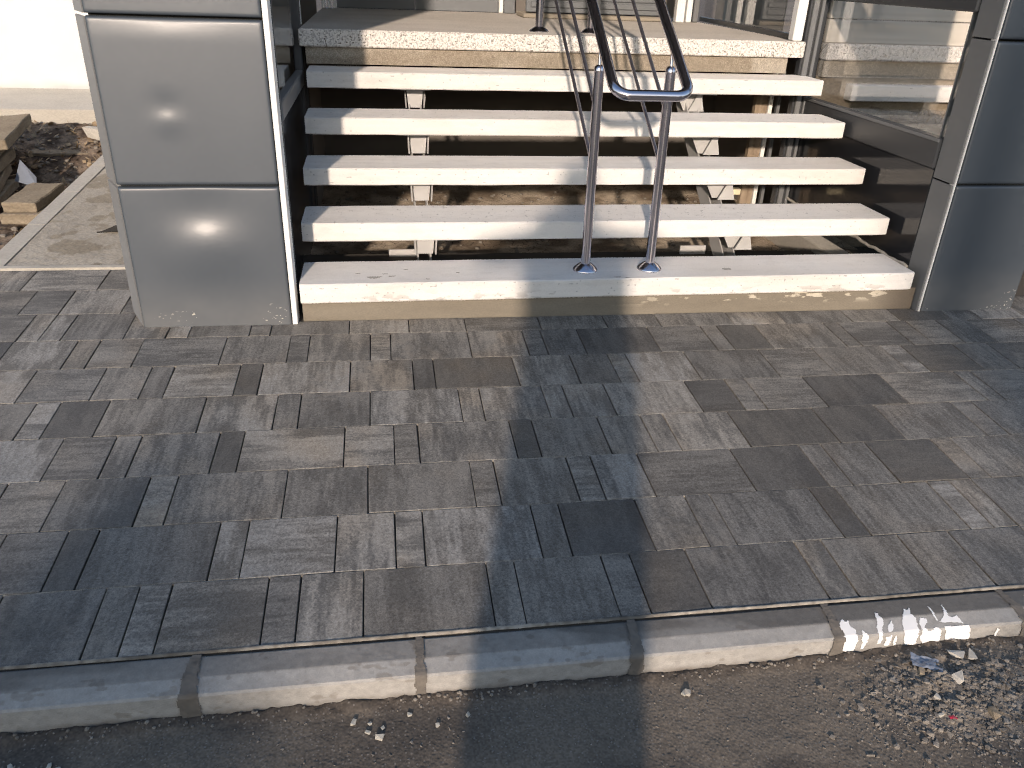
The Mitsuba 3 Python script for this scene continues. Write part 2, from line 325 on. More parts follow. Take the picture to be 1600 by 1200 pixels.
# ------------------------------------------------------------------ ground, road
ROWS = [1.429, 1.6582, 1.8872, 2.1149, 2.3387, 2.5607, 2.788, 3.0138, 3.2481, 3.4859, 3.7134]
KY = 1.312                                                 # road face of the kerb
struct('ground', box(-600, 600, -600, 600, -0.5, -0.06), 'm_asphalt', 'bare dark ground reaching away on all sides')
def road_z(x, y):
    z = 0.0 + 0.010 * (meshkit.fbm(P3(x * 3.5, y * 3.5, 0.3), 3, 4) - 0.5) + 0.006 * (meshkit.fbm(P3(x * 22, y * 22, 0.7), 3, 9) - 0.5)
    k = np.exp(-((y - (KY - 0.004)) / 0.020) ** 2)
    z = z + k * (0.004 + 0.016 * np.clip(meshkit.fbm(P3(x * 34, y * 40, 2.0), 4, 2) - 0.32, 0, 1) * 1.5)
    r = np.exp(-(((x - 1.33) / 0.20) ** 2 + ((y - 1.20) / 0.13) ** 2))
    z = z + r * 0.024 * (0.25 + 1.5 * meshkit.fbm(P3(x * 38, y * 38, 5.0), 4, 6))
    return z
xs = np.concatenate([np.linspace(-6, -1.5, 30)[:-1], np.arange(-1.5, 2.6, 0.009), np.linspace(2.6, 8, 30)[1:]])
ys = np.concatenate([np.linspace(-5, 0.85, 40)[:-1], np.arange(0.85, 1.335, 0.006)])
struct('road', grid_mesh(xs, ys, road_z), 'm_asphalt', 'dark muddy asphalt road edge below the kerb', smooth=True)

# ------------------------------------------------------------------ pavers
JN = {
 1: [-0.64, -0.563, -0.327, -0.247, -0.089, 0.23, 0.306, 0.545, 0.625, 0.786, 1.109, 1.192, 1.43, 1.593],
 2: [-1.03, -0.875, -0.796, -0.482, -0.403, -0.165, -0.005, 0.073, 0.389, 0.471, 0.707, 0.865, 0.944, 1.27, 1.355, 1.672, 1.751],
 3: [-1.108, -0.952, -0.716, -0.637, -0.32, -0.081, 0.233, 0.309, 0.544, 0.623, 0.779, 1.101, 1.346, 1.425, 1.586, 1.833, 1.908],
 4: [-1.025, -0.868, -0.791, -0.553, -0.475, -0.156, 0.002, 0.081, 0.392, 0.469, 0.701, 0.858, 0.94, 1.181, 1.504, 1.749, 2.062, 2.148],
 5: [-1.177, -1.101, -0.944, -0.631, -0.392, -0.312, -0.075, 0.238, 0.314, 0.544, 0.622, 0.779, 1.096, 1.256, 1.339, 1.577, 1.9, 2.226, 2.3],
 6: [-1.251, -1.017, -0.861, -0.782, -0.548, -0.467, -0.149, 0.083, 0.161, 0.469, 0.699, 0.853, 0.926, 1.172, 1.494, 1.73, 2.042, 2.135, 2.373, 2.536],
 7: [-1.409, -1.179, -1.097, -0.939, -0.63, -0.387, -0.311, -0.075, 0.004, 0.317, 0.544, 0.62, 0.776, 1.085, 1.325, 1.399, 1.569, 1.897, 1.966, 2.201, 2.295, 2.445],
 8: [-1.249, -1.022, -0.865, -0.783, -0.55, -0.47, -0.16, 0.082, 0.316, 0.632, 0.919, 1.156, 1.489, 1.73, 2.045, 2.28, 2.536, 2.681],
 9: [-1.481, -1.327, -1.089],
 10: [-1.556, -1.245]}
DARK = [(1.22, 1.98), (1.7, 2.0), (1.62, 2.25), (1.52, 2.93), (2.18, 2.7), (2.58, 2.7), (0.92, 2.91), (-0.84, 1.76), (0.43, 2.22), (0.69, 1.54), (0.31, 2.67), (-0.53, 2.68), (1.66, 2.47), (0.55, 1.75), (1.27, 2.24)]
LIGHT = [(0.03, 1.8), (0.09, 2.43), (1.17, 2.68), (1.09, 2.27), (-0.09, 1.76), (-0.03, 2.14), (1.09, 2.44), (-0.6, 2.44), (-0.76, 2.66), (-0.29, 2.23), (-0.59, 1.56), (0.87, 2.37), (0.64, 2.39)]
PV = struct('pavement', merge([hull([(x, y, pz(x, y) + d) for x in (-4.5, 4.5) for y in (1.40, 3.9) for d in (-0.009, -0.2)])]), 'm_bed', 'grey concrete paver strip in front of the entrance')
labels[PV]['label'] = 'strip of dark and light grey concrete pavers laid in rows in front of the steps'

def paver(x0, x1, y0, y1, i):
    c, e = 0.0014, 0.0021
    cx, cy = (x0 + x1) / 2, (y0 + y1) / 2
    tx, ty, dz = rng.normal(0, 0.0016), rng.normal(0, 0.0016), rng.normal(0, 0.00045)
    def Z(x, y): return pz(x, y) + dz + tx * (x - cx) + ty * (y - cy)
    v, uv = [], []
    tone = 0 if any(x0 - .01 < a < x1 + .01 and y0 < b < y1 for a, b in DARK) else 2 if any(x0 < a < x1 and y0 < b < y1 for a, b in LIGHT) else (0 if rng.random() < 0.05 else 1 if rng.random() < 0.72 else 2)
    j = rng.normal(0, 0.0007, (4, 2))
    for ins, dd in ((e, -0.045), (e, -c), (e + c, 0.0)):
        for q, (x, y) in enumerate(((x0 + ins, y0 + ins * 0.8), (x1 - ins, y0 + ins * 0.8), (x1 - ins, y1 - ins * 0.8), (x0 + ins, y1 - ins * 0.8))):
            x, y = x + j[q, 0], y + j[q, 1]
            v.append((x, y, Z(x, y) + dd)); uv.append((4 * i + 1 + x - x0, 4 * tone + 1 + y - y0))
    f = []
    for k in (0, 4):
        for a in range(4):
            b = (a + 1) % 4; f += [[k + a, k + b, k + b + 4], [k + a, k + b + 4, k + a + 4]]
    f += [[8, 9, 10], [8, 10, 11]]
    add('paver', (np.array(v), np.array(f)), 'm_paver', PV, uv=np.array(uv))
W = [0.079, 0.157, 0.237, 0.316]
n = 0
for k in range(1, 11):
    y0, y1 = ROWS[k - 1], ROWS[k]
    J = list(JN[k])
    while J[0] > (-2.1 if k < 9 else -2.2): J.insert(0, J[0] - W[rng.choice(4, p=[.25, .2, .25, .3])])
    if k < 9:
        while J[-1] < 3.2: J.append(J[-1] + W[rng.choice(4, p=[.25, .2, .25, .3])])
    else:
        J += [-0.93, -0.70]
    for a, b in zip(J[:-1], J[1:]):
        if b - a > 0.34 and k < 8:
            m = a + 0.079 if rng.random() < .5 else b - 0.079
            segs = [(a, m), (m, b)]
        else: segs = [(a, b)]
        for s0, s1 in segs:
            yy = min(y1, 3.137) if (k == 8 and s1 > -0.36 and s0 < 2.40) else y1
            paver(s0, s1, y0, yy, n); n += 1
# sand swept into the joints between the rows
def sand_strip(y, w, lift, seed, x0=-2.2, x1=3.2):
    x = np.arange(x0, x1, 0.02)
    wob = (meshkit.fbm(P3(x * 14, x * 0 + seed, 0.5), 3, seed) - 0.5)
    h = lift + 0.003 * (meshkit.fbm(P3(x * 22, x * 0 + seed, 1.5), 3, seed + 3) - 0.5)
    v, f = [], []
    for s, dz in ((-1, -0.004), (-0.45, 0), (0.45, 0), (1, -0.004)):
        yy = y + s * w * (0.8 + 0.7 * wob)
        v.append(np.stack([x, yy, pz(x, yy) + h + dz], 1))
    v = np.vstack(v); nx = len(x)
    i = np.arange(nx - 1)
    for r in range(3):
        f += [np.stack([r * nx + i, r * nx + i + 1, (r + 1) * nx + i + 1], 1), np.stack([r * nx + i, (r + 1) * nx + i + 1, (r + 1) * nx + i], 1)]
    return v, np.vstack(f)
sand = [sand_strip(y, 0.0036, -0.0014, 3 + q) for q, y in enumerate(ROWS[1:8])] + [sand_strip(ROWS[0] + 0.001, 0.0065, 0.0022, 21)]
k = add('joint_sand', merge(sand), 'm_sand', PV, smooth=True); labels[k] = {'kind': 'stuff', 'label': 'pale sand in the joints between the paver rows'}

# ------------------------------------------------------------------ kerb
PROF = np.array([(1.428, 0.0745), (1.362, 0.0735), (1.321, 0.0640), (1.3165, 0.0590), (1.311, -0.03)])
KB = struct('kerb', box(-5.0, 5.0, 1.345, 1.424, -0.2, 0.02), 'm_bed', 'low bevelled concrete kerb between pavers and road')
KJ = [-0.466, 0.042, 0.562, 1.079, 1.588]
edges = [-4.6 + 0.517 * q for q in range(8)] + KJ + [KJ[-1] + 0.517 * q for q in range(1, 6)]
for a, b in zip(edges[:-1], edges[1:]):
    pr = np.vstack([[(1.4215, -0.12), (1.4215, 0.0725)], PROF[:1] * 0 + [(1.417, 0.0742)], PROF[1:], [(1.311, -0.12)]])
    dz, ty = rng.normal(0, 0.0012), rng.normal(0, 0.0012)
    xs = np.linspace(a + 0.005, b - 0.005, 24); m = len(pr); v = []
    for x in xs:
        w = 0.0005 * (meshkit.noise(P3(np.full(m, x * 12), pr[:, 0] * 40, pr[:, 1] * 40), 3) - 0.5)
        v.append(np.stack([np.full(m, x), pr[:, 0] + ty + w, pr[:, 1] + SLX * x + dz + w], 1))
    v = np.vstack(v); f = []
    for q in range(len(xs) - 1):
        for r in range(m - 1):
            o = q * m + r; f += [[o, o + m, o + m + 1], [o, o + m + 1, o + 1]]
    cap = list(range(m)); o = (len(xs) - 1) * m
    for r in range(1, m - 1): f += [[0, r, r + 1], [o, o + r + 1, o + r]]
    mm = trimesh.Trimesh(v, np.array(f), process=False)
    if mm.volume < 0: mm.invert()
    add('kerb_stone', (np.array(mm.vertices), np.array(mm.faces)), 'm_kerb', KB, smooth=False)
SEG = np.concatenate([[0], np.cumsum(np.hypot(*np.diff(PROF, axis=0).T))])
def kerb_point(x, s, lift):
    i = np.clip(np.searchsorted(SEG, s, side='right') - 1, 0, len(SEG) - 2)
    t = (s - SEG[i]) / (SEG[i + 1] - SEG[i]); d = PROF[i + 1] - PROF[i]
    q = PROF[i] + d * t[..., None]; nn = np.stack([d[..., 1], -d[..., 0]], -1); nn /= np.linalg.norm(nn, axis=-1, keepdims=True)
    q = q + nn * np.asarray(lift)[..., None]
    return np.stack([x, q[..., 0], q[..., 1] + SLX * x], -1)
def drape(x0, x1, s0, s1, inside, lift, cell):
    xs, ss = np.arange(x0, x1, cell), np.arange(s0, s1, cell)
    X, S = np.meshgrid(xs, ss); keep = inside(X + cell / 2, S + cell / 2)
    V = kerb_point(X, S, lift(X, S)); V = V.reshape(-1, 3); nx = len(xs); f = []
    for r, c in zip(*np.nonzero(keep[:-1, :-1])):
        o = r * nx + c; f += [[o, o + nx, o + nx + 1], [o, o + nx + 1, o + 1]]
    f = np.array(f); used = np.unique(f); idx = np.zeros(len(V), int); idx[used] = np.arange(len(used))
    return V[used], idx[f]
for q, (jx, lean, w) in enumerate(zip(KJ, (0.0, -0.002, -0.014, -0.012, 0.016), (0.022, 0.015, 0.019, 0.018, 0.020))):
    def ins(X, S, q=q, jx=jx, lean=lean, w=w):
        c = jx + lean * (S / 0.14 - 0.2)
        wid = w * (0.42 + 0.85 * meshkit.fbm(P3(S * 60, X * 50, 0.1 + q), 4, q + 2)) * (0.6 + 0.5 * np.clip(S / 0.14, 0, 1))
        return np.abs(X - c) < wid
    m = drape(jx - 0.08, jx + 0.08, 0.005, 0.172, ins, lambda X, S, q=q: 0.0012 + 0.003 * meshkit.fbm(P3(X * 60, S * 60, 0.4 + q), 3, q), 0.003)
    add('mortar_joint', m, 'm_mortar', KB, smooth=True)
PAINT = [
  [(1.104, 0.0618), (1.1045, 0.0718), (1.1153, 0.0667), (1.1125, 0.084), (1.1217, 0.0917), (1.1184, 0.1027), (1.1216, 0.1179), (1.1173, 0.1378), (1.1162, 0.1531), (1.0852, 0.1498), (1.0781, 0.1362), (1.0852, 0.1293), (1.0765, 0.1182), (1.0827, 0.1122), (1.0833, 0.104), (1.0834, 0.0904), (1.0866, 0.0793), (1.0939, 0.0685)],
  [(1.1403, 0.0979), (1.1478, 0.1096), (1.1477, 0.1283), (1.1412, 0.1481), (1.1359, 0.1475), (1.1371, 0.1297), (1.132, 0.1164)],
  [(1.2013, 0.0498), (1.206, 0.0531), (1.2034, 0.0613), (1.2088, 0.0672), (1.204, 0.0831), (1.1905, 0.1002), (1.1881, 0.1147), (1.1862, 0.1349), (1.1785, 0.1356), (1.1778, 0.112), (1.1834, 0.0904), (1.1924, 0.0774), (1.1942, 0.0603)],
  [(1.2286, 0.0784), (1.2285, 0.0899), (1.2173, 0.105), (1.2078, 0.1064), (1.2107, 0.0952)],
  [(1.1976, 0.1182), (1.2145, 0.1159), (1.2129, 0.1275), (1.2103, 0.1442), (1.1959, 0.1426), (1.2, 0.1287)],
  [(1.2252, 0.1149), (1.2281, 0.1214), (1.2284, 0.1461), (1.2229, 0.1455), (1.2225, 0.131)],
  [(1.2854, 0.0445), (1.2904, 0.0508), (1.2998, 0.0432), (1.2921, 0.0623), (1.298, 0.0753), (1.2909, 0.0956), (1.2851, 0.1126), (1.2851, 0.1428), (1.2802, 0.15), (1.2545, 0.1447), (1.2474, 0.1136), (1.2526, 0.0967), (1.2594, 0.0788), (1.2732, 0.0603)],
  [(1.3108, 0.0764), (1.3245, 0.08), (1.3215, 0.0891), (1.3053, 0.1015), (1.3134, 0.1148), (1.3379, 0.1068), (1.3484, 0.1136), (1.3512, 0.1394), (1.3455, 0.1518), (1.3041, 0.1474), (1.2938, 0.1282), (1.299, 0.1098), (1.2998, 0.0918)],
  [(1.3944, 0.0416), (1.3922, 0.0616), (1.3876, 0.0762), (1.3965, 0.0841), (1.4113, 0.0784), (1.4162, 0.1), (1.3983, 0.096), (1.3577, 0.0924), (1.3742, 0.0798), (1.3844, 0.0664)],
  [(1.3544, 0.0432), (1.3568, 0.0636), (1.3517, 0.0895), (1.3493, 0.0799), (1.3526, 0.0631)],
  [(1.3625, 0.1067), (1.4268, 0.1088), (1.4309, 0.1217), (1.4341, 0.1454), (1.4227, 0.1531), (1.3718, 0.1493), (1.363, 0.1251)],
  [(1.5093, 0.1219), (1.5148, 0.1251), (1.5112, 0.1508), (1.5055, 0.1502)],
]
import shapely
for poly in PAINT:
    g = shapely.Polygon(poly).buffer(0.002).buffer(-0.001)
    a = np.array(poly)
    m = drape(a[:, 0].min() - .006, a[:, 0].max() + .006, a[:, 1].min() - .006, min(a[:, 1].max() + .006, 0.172), lambda X, S: shapely.contains_xy(g, X + 0.003 * (meshkit.noise(P3(X * 180, S * 180, 1.0), 2) - .5), S), lambda X, S: X * 0 + 0.0021, 0.0022)
    add('paint_splash', m, 'm_paint', KB, smooth=True)

# ------------------------------------------------------------------ stones and scraps on the road
def on_road(x, y): return float(road_z(np.array([x]), np.array([y]))[0])
gr = []
for _ in range(5200):
    pile = rng.random() < 0.80
    if pile: x, y = rng.normal(1.33, 0.14), rng.normal(1.15, 0.075)
    else: x, y = rng.uniform(-1.3, 1.7), rng.uniform(0.8, 1.30)
    if y > 1.295 or x > 1.75: continue
    s = min(0.0072 if pile else 0.0030, 0.0014 * math.exp(rng.exponential(0.52)))
    gr.append(rock((x, y, on_road(x, y) + s * 0.3), s, rng, 0.75, 1 if s > .004 else 0) if rng.random() < .25 else chunk((x, y, on_road(x, y) + s * .2), (s * rng.uniform(.8, 1.5), s * rng.uniform(.6, 1.1), s * rng.uniform(.4, .8)), rng, 9))
for _ in range(420):                                         # crumbs along the foot of the kerb
    x = rng.uniform(-1.4, 1.8); y = 1.306 - abs(rng.normal(0, 0.010)); s = rng.uniform(0.0015, 0.0055)
    if rng.random() < 0.5 + 0.5 * math.sin(x * 9): gr.append(rock((x, y, on_road(x, y) + s * .3), s, rng, 0.8, 0))
struct('gravel', merge(gr), 'm_stone', 'loose grit and small stones scattered on the muddy road', kind='stuff')
WH = [(-0.112, 1.277), (-0.077, 1.271), (-0.048, 1.255), (-0.082, 1.248), (-0.056, 1.231), (0.013, 1.285), (0.145, 1.270), (0.074, 1.25), (-0.819, 1.25), (-0.742, 1.245), (-0.72, 1.235), (0.663, 1.267), (1.242, 1.128)]
for q, (x, y) in enumerate(WH):
    x, y = x * .9835, y * .9835
    s = rng.uniform(0.005, 0.008)
    if q == 4: s = 0.0095
    lab, grp = (('small pale pebble in the loose cluster on the road left of centre', 'pebble cluster on the road') if q < 8 else
                ('small pale pebble in shade at the bottom left of the road', 'pebbles at the bottom left') if q < 11 else
                ('single pale pebble beside the lone stone block on the road', None) if q == 11 else ('single small white pebble on the rubble heap', None))
    t = thing('pebble', lab, 'pebble', grp)
    scene[t] = mikit.ply(chunk((x, y, on_road(x, y) + s * .3), (s * rng.uniform(.8, 1.2), s * .8, s * .6), rng, 18), 'm_stone_white')
CH = [((1.340, 1.212), (0.022, 0.014, 0.014), 'flat pale broken concrete chunk pointing left in the middle of the rubble'),
      ((1.385, 1.285), (0.020, 0.015, 0.012), 'pale concrete chunk in the rubble close under the painted kerb'),
      ((1.425, 1.275), (0.017, 0.012, 0.012), 'pale concrete chunk at the upper right of the rubble heap'),
      ((1.262, 1.240), (0.012, 0.008, 0.007), 'tan brick fragment beside the blue plastic scrap'),
      ((0.668, 1.268), (0.011, 0.008, 0.008), 'lone pale stone block on the road below the middle kerb stones'),
      ((1.365, 1.110), (0.014, 0.011, 0.009), 'brown stone at the lower right of the rubble heap'),
      ((1.262, 1.172), (0.010, 0.009, 0.009), 'small white stone on the left slope of the rubble heap')]
for (x, y), s, lab in CH:
    x, y = x * .9835, y * .9835
    t = thing('rubble_chunk', lab, 'rubble')
    scene[t] = mikit.ply(chunk((x, y, on_road(x, y) + s[2] * .5), s, rng), 'm_conc_old' if 'brown' in lab or 'tan' in lab else 'm_conc')
def sheet(cx, cy, w, d, zf, seed, nn=14, rot=0.0):
    u = np.linspace(-.5, .5, nn); X, Y = np.meshgrid(u * w, u * d)
    Z = meshkit.fbm(P3(X * 55, Y * 55, seed), 3, int(seed)) * 0.018
    r = 1 - 0.25 * meshkit.noise(P3(np.arctan2(Y, X) * 2, X * 0 + seed, X * 0), 1); X, Y = X * r, Y * r
    X, Y = X * math.cos(rot) - Y * math.sin(rot) + cx, X * math.sin(rot) + Y * math.cos(rot) + cy
    v = np.stack([X, Y, zf + Z], -1).reshape(-1, 3); i = (np.arange(nn - 1)[:, None] * nn + np.arange(nn - 1)).ravel()
    return v, np.vstack([np.stack([i, i + 1, i + nn + 1], 1), np.stack([i, i + nn + 1, i + nn], 1)])
t = thing('plastic_scrap', 'crumpled grey blue plastic scrap lying in the rubble under the painted kerb', 'plastic scrap')
scene[t] = mikit.ply(sheet(1.264, 1.241, 0.075, 0.05, on_road(1.264, 1.241) + .002, 2.0, rot=-.5), 'm_plastic', smooth=True)
t = thing('red_scrap', 'tiny red scrap among the rubble stones', 'scrap')
scene[t] = mikit.ply(sheet(1.233, 1.09, 0.018, 0.013, on_road(1.233, 1.09) + .003, 7.0, nn=7), 'm_red', smooth=True)

# ------------------------------------------------------------------ entrance steps
XL, XR = -0.352, 2.372
TR = [(3.130, 0.336, .083), (3.408, 0.507, .081), (3.695, 0.675, .077), (3.969, 0.849, .078), (4.269, 1.017, .078)]   # front y, top z, thickness
ST = thing('entrance_steps', 'pale concrete open tread steps on white steel supports leading up to the entrance', 'steps')
for q, (y, z, h) in enumerate(TR):
    d = 0.283 if q < 4 else 0.27
    c = 0.005
    x = np.linspace(XL, XR, 70); prof = [(y + c, z - h), (y, z - h + c), (y, z - c), (y + c, z), (y + d - c, z), (y + d, z - c), (y + d, z - h + c), (y + d - c, z - h)]
    v = []; m = len(prof)
    ex = np.clip(1 - np.minimum(x - XL, XR - x) / 0.012, 0, 1)
    for xx, e in zip(x, ex):
        for (py, pz_) in prof:
            w = 0.0035 * (meshkit.fbm(P3(xx * 9, py * 30, pz_ * 30 + q), 3, q) - .5)
            v.append((xx, py + w + (0.006 * e if py < y + d / 2 else -0.006 * e), pz_ + w * 0.6))
    f = []
    for a in range(len(x) - 1):
        for b in range(m):
            o, o2 = a * m + b, a * m + (b + 1) % m
            f += [[o, o + m, o2 + m], [o, o2 + m, o2]]
    o = (len(x) - 1) * m
    for b in range(1, m - 1): f += [[0, b, b + 1], [o, o + b + 1, o + b]]
    mm = trimesh.Trimesh(np.array(v), np.array(f), process=False)
    if mm.volume < 0: mm.invert()
    add('tread', (np.array(mm.vertices), np.array(mm.faces)), 'm_tread', ST, smooth=30)
base = trimesh.Trimesh(*grid_mesh(np.linspace(XL + .004, XR + .03, 90), np.linspace(0, 1, 14), lambda X, Y: X * 0), process=False)
bv = np.array(base.vertices); zz = 0.10 + bv[:, 1] * 0.16
bv = np.stack([bv[:, 0], 3.142 + 0.008 * (meshkit.fbm(P3(bv[:, 0] * 7, zz * 12, zz * 0), 4, 3) - .5), zz], 1)
add('base_plinth', merge([(bv, np.array(base.faces)), box(XL + .004, XR + .03, 3.152, 3.40, 0.0, 0.252)]), 'm_base', ST, smooth=30)
# damp spots on the lowest tread
for q, (sx, sy, sa, sb) in enumerate(((-.05, 3.20, .030, .011), (-.01, 3.24, .014, .006), (.02, 3.21, .016, .006), (-.12, 3.25, .012, .005), (.08, 3.29, .012, .006), (.17, 3.17, .009, .005), (.30, 3.24, .011, .008), (1.505, 3.225, .020, .013), (.98, 3.15, .016, .007), (1.02, 3.14, .012, .005))):
    a = np.arange(22) * 2 * math.pi / 22
    rr = .55 + .9 * meshkit.noise(P3(np.cos(a) * 1.6 + q * 3, np.sin(a) * 1.6, a * 0), q)
    if q == 7: rr = np.minimum(1.2, 1 / np.maximum(abs(np.cos(a)), abs(np.sin(a))))
    v = np.stack([sx + sa * rr * np.cos(a), sy + sb * rr * np.sin(a), np.full(22, .3372)], 1)
    add('damp_spot', (np.vstack([v, [[sx, sy, .3374]]]), np.array([[j, (j + 1) % 22, 22] for j in range(22)])), 'm_damp', f'{ST}__tread')
# sawtooth steel supports
def plate_x(x, poly, t=0.006): return prism(poly, x - t / 2, x + t / 2, 'x')
for xa, xb, kind in ((0.134, 0.226, 'left'), (1.645, 1.765, 'right')):
    S = f'{ST}__stringer' if f'{ST}__stringer' not in scene else f'{ST}__stringer_001'
    rail = [plate_x((xa + xb) / 2 + dx, [(3.45, 0.10), (3.62, 0.10), (4.60, 0.84), (4.60, 0.985)]) for dx in (-0.03, 0.03)]
    scene[S] = mikit.ply(merge(rail), 'm_steel')
    for q in range(5):
        y, z, h = TR[q]; zt = z - h - 0.002
        zb = TR[q - 1][1] - 0.02 if q else 0.10
        yb = y + 0.155
        seat = box(xa - .03, xb + .03, y + .05, y + .26, zt - 0.008, zt)
        add('seat_plate', seat, 'm_steel', S)
        if kind == 'left':
            add('riser_plate', hull([(xx + s * (.010 if zz == zt - .008 else 0), yy, zz) for xx, s in ((xa + .012, -1), (xb - .012, 1)) for yy in (yb, yb + .007) for zz in (zb, zt - .008)]), 'm_steel', S)
            for xx, s in ((xa, -1), (xb, 1)):
                add('side_web', hull([(xx + dx + s * e, yy, zz) for dx in (-.003, .003) for (yy, zz, e) in ((yb - .015, zb, 0), (yb + .09, zb, 0), (yb + .10, zt - .008, .004), (yb - .045, zt - .05 if q == 4 else zt - .008, .004))]), 'm_steel', S)
        else:
            zm = zt - .008
            add('riser_plate', hull([(xx, yy, zz) for yy in (yb - .01, yb - .003) for xx, zz in ((xb - .085, zb), (xb + .005, zb), (xb - .022, zm), (xb - .034, zm))]), 'm_steel', S)
            add('front_web', hull([(xx, yy, zz) for yy in (yb + .028, yb + .034) for xx, zz in ((xa - .035, zm), (xb - .02, zm), (xa + .02, zb), (xb - .05, zb))]), 'm_steel', S)
            add('side_web', hull([(xb - .012 + dx, yy, zz) for dx in (-.003, .003) for (yy, zz) in ((yb, zb), (yb + .08, zb), (yb + .09, zm), (yb - .002, zm))]), 'm_steel', S)
    add('foot_plate', box(xa - .09, xb + .10, 3.60, 3.78, 0.1, 0.118), 'm_steel', S)
    add('foot_plate', box(xa - .12, xa + .02, 3.86, 3.868, 0.10, 0.24), 'm_steel', S)
    add('foot_plate', hull([(xb + .055, 3.72, .10), (xb + .115, 3.72, .10), (xb + .085, 3.72, .17), (xb + .055, 3.728, .10), (xb + .115, 3.728, .10), (xb + .085, 3.728, .17)]), 'm_steel', S)

# pit below the steps
def pit_z(x, y): return 0.098 + 0.035 * (meshkit.fbm(P3(x * 5, y * 5, 0.2), 4, 8) - .5) + 0.05 * np.clip(y - 5.0, 0, 2)
struct('soil', grid_mesh(np.arange(-0.6, 2.75, 0.015), np.arange(3.30, 6.2, 0.015), pit_z), 'm_soil', 'cracked dry soil under the steps', smooth=True)
cl = []
for _ in range(420):
    x, y = rng.uniform(-0.3, 2.3), rng.uniform(3.6, 5.8); s = rng.uniform(0.004, 0.016) * (1 if rng.random() < .9 else 1.7)
    cl.append(rock((x, y, float(pit_z(np.array(x), np.array(y))) + s * .25), s, rng, 0.7, 1))
struct('clods', merge(cl), 'm_stone', 'small clods and stones on the soil under the steps', kind='stuff')
t = thing('timber_offcut', 'small sunlit pale timber offcut lying on the soil under the right end of the steps', 'timber')
scene[t] = mikit.ply(bevel_box(2.03, 2.13, 4.55, 4.60, 0.330, 0.365, .002), 'm_wood_pale')
t2 = thing('timber_post', 'brown plank post propping the landing behind the right end of the steps', 'post')
for q, (a, b, mt) in enumerate(((2.185, 2.225, 'm_wood'), (2.228, 2.265, 'm_wood'), (2.268, 2.292, 'm_alu'), (2.325, 2.345, 'm_frame_light'))):
    add('plank', bevel_box(a, b, 4.66 + .01 * (q % 2), 4.70, 0.09, 1.02, .002), mt, t2)
t = thing('timber_batten', 'short grey batten leaning in the dark under the left end of the steps', 'timber')
scene[t] = mikit.ply(tube([(-0.315, 3.66, .44), (-0.22, 3.52, .40)], 0.010, 4), 'm_conc_old')

# ------------------------------------------------------------------ landing
LD = thing('landing', 'concrete landing slab with white speckled exposed aggregate edge above the steps', 'landing')
lp = box(-0.392, 2.325, 4.46, 6.60, 1.112, 1.194)
add('slab', bevel_box(-0.392, 2.325, 4.46, 6.62, 1.112, 1.194, .006), 'm_aggregate', LD)
add('beam', box(-0.365, 2.25, 4.492, 4.66, 1.028, 1.110), 'm_beam', LD)
add('support_wall', box(-0.44, 2.50, 5.9, 6.0, 0.0, 1.108), 'm_cavity', LD)
add('support_wall', box(2.446, 2.50, 4.57, 5.898, 0.0, 1.108), 'm_cavity', LD)
add('support_wall', box(-0.44, -0.40, 4.72, 5.898, 0.0, 1.108), 'm_cavity', LD)
# ------------------------------------------------------------------ handrail
HR = thing('handrail', 'polished stainless steel double handrail standing in the middle of the steps', 'handrail')
R = 0.0205
zr = lambda y: 1.095 + 0.62 * (y - 3.02)                     # line of the top rails
for x0, x1 in ((0.860, 0.852), (1.152, 1.144)):
    pst = [(x0, 3.252, 0.336), (x1, 3.252, 1.155)] + [(x1, 3.252, 1.155 + 0.02 * math.sin(a)) for a in (.5, 1.0)]
    P = f'{HR}__post' if f'{HR}__post' not in scene else f'{HR}__post_001'
    scene[P] = mikit.ply(merge([tube(np.linspace(pst[0], pst[1], 14), R, 28)]), 'm_chrome', smooth=40)
    add('cap', merge([lathe([(R, 1.154), (R * .97, 1.163), (R * .82, 1.170), (R * .5, 1.1755), (0.0001, 1.177)], x1, 3.252, 28)]), 'm_chrome', P, smooth=50)
    add('bracket', merge([tube([(x1, 3.252, 1.165), (x1, 3.256, 1.20), (x1, 3.262, zr(3.262) - .01)], 0.006, 12)]), 'm_chrome', P, smooth=40)
    add('flange', lathe([(0.054, 0.336), (0.054, 0.339), (0.052, 0.343), (0.043, 0.352), (0.033, 0.360), (0.026, 0.365), (R + .001, 0.367)], x0, 3.252, 40), 'm_chrome', P, smooth=35)
for x in (0.874, 1.164):
    P = numbered(f'{HR}__post')
    scene[P] = mikit.ply(tube(np.linspace((x, 4.70, 1.194), (x - .004, 4.70, 2.02), 8), R, 28), 'm_chrome', smooth=40)
    add('flange', lathe([(0.054, 1.194), (0.054, 1.198), (0.050, 1.203), (0.036, 1.213), (R + .001, 1.220)], x, 4.70, 40), 'm_chrome', P, smooth=35)
# the top rail: two inclined lengths joined by a bent end at the foot
xl, xr, yb, rb = 0.862, 1.152, 3.02, 0.055
path = []
for y in np.linspace(4.78, yb + rb * 1.0, 14): path.append((xl, y, zr(y)))
for a in np.linspace(0, math.pi / 2, 8)[1:]:
    s = math.sin(a) * rb; c = (1 - math.cos(a)) * rb
    y = yb + rb - s; path.append((xl + c, y, zr(y)))
for a in np.linspace(math.pi / 2, 0, 8)[:-1]:
    s = math.sin(a) * rb; c = (1 - math.cos(a)) * rb
    y = yb + rb - s; path.append((xr - c, y, zr(y)))
for y in np.linspace(yb + rb, 4.78, 14): path.append((xr, y, zr(y)))
add('top_rail', tube(path, R, 28), 'm_chrome', HR, smooth=40)
for x in (0.856, 1.148):
    for dz in (0.245, 0.455):
        ys = np.linspace(3.262, 4.70, 10)
        add('bar', tube([(x, y, zr(y) - dz) for y in ys], 0.0078, 14), 'm_bar', HR, smooth=40)
    ys = np.linspace(3.262, 4.70, 10)
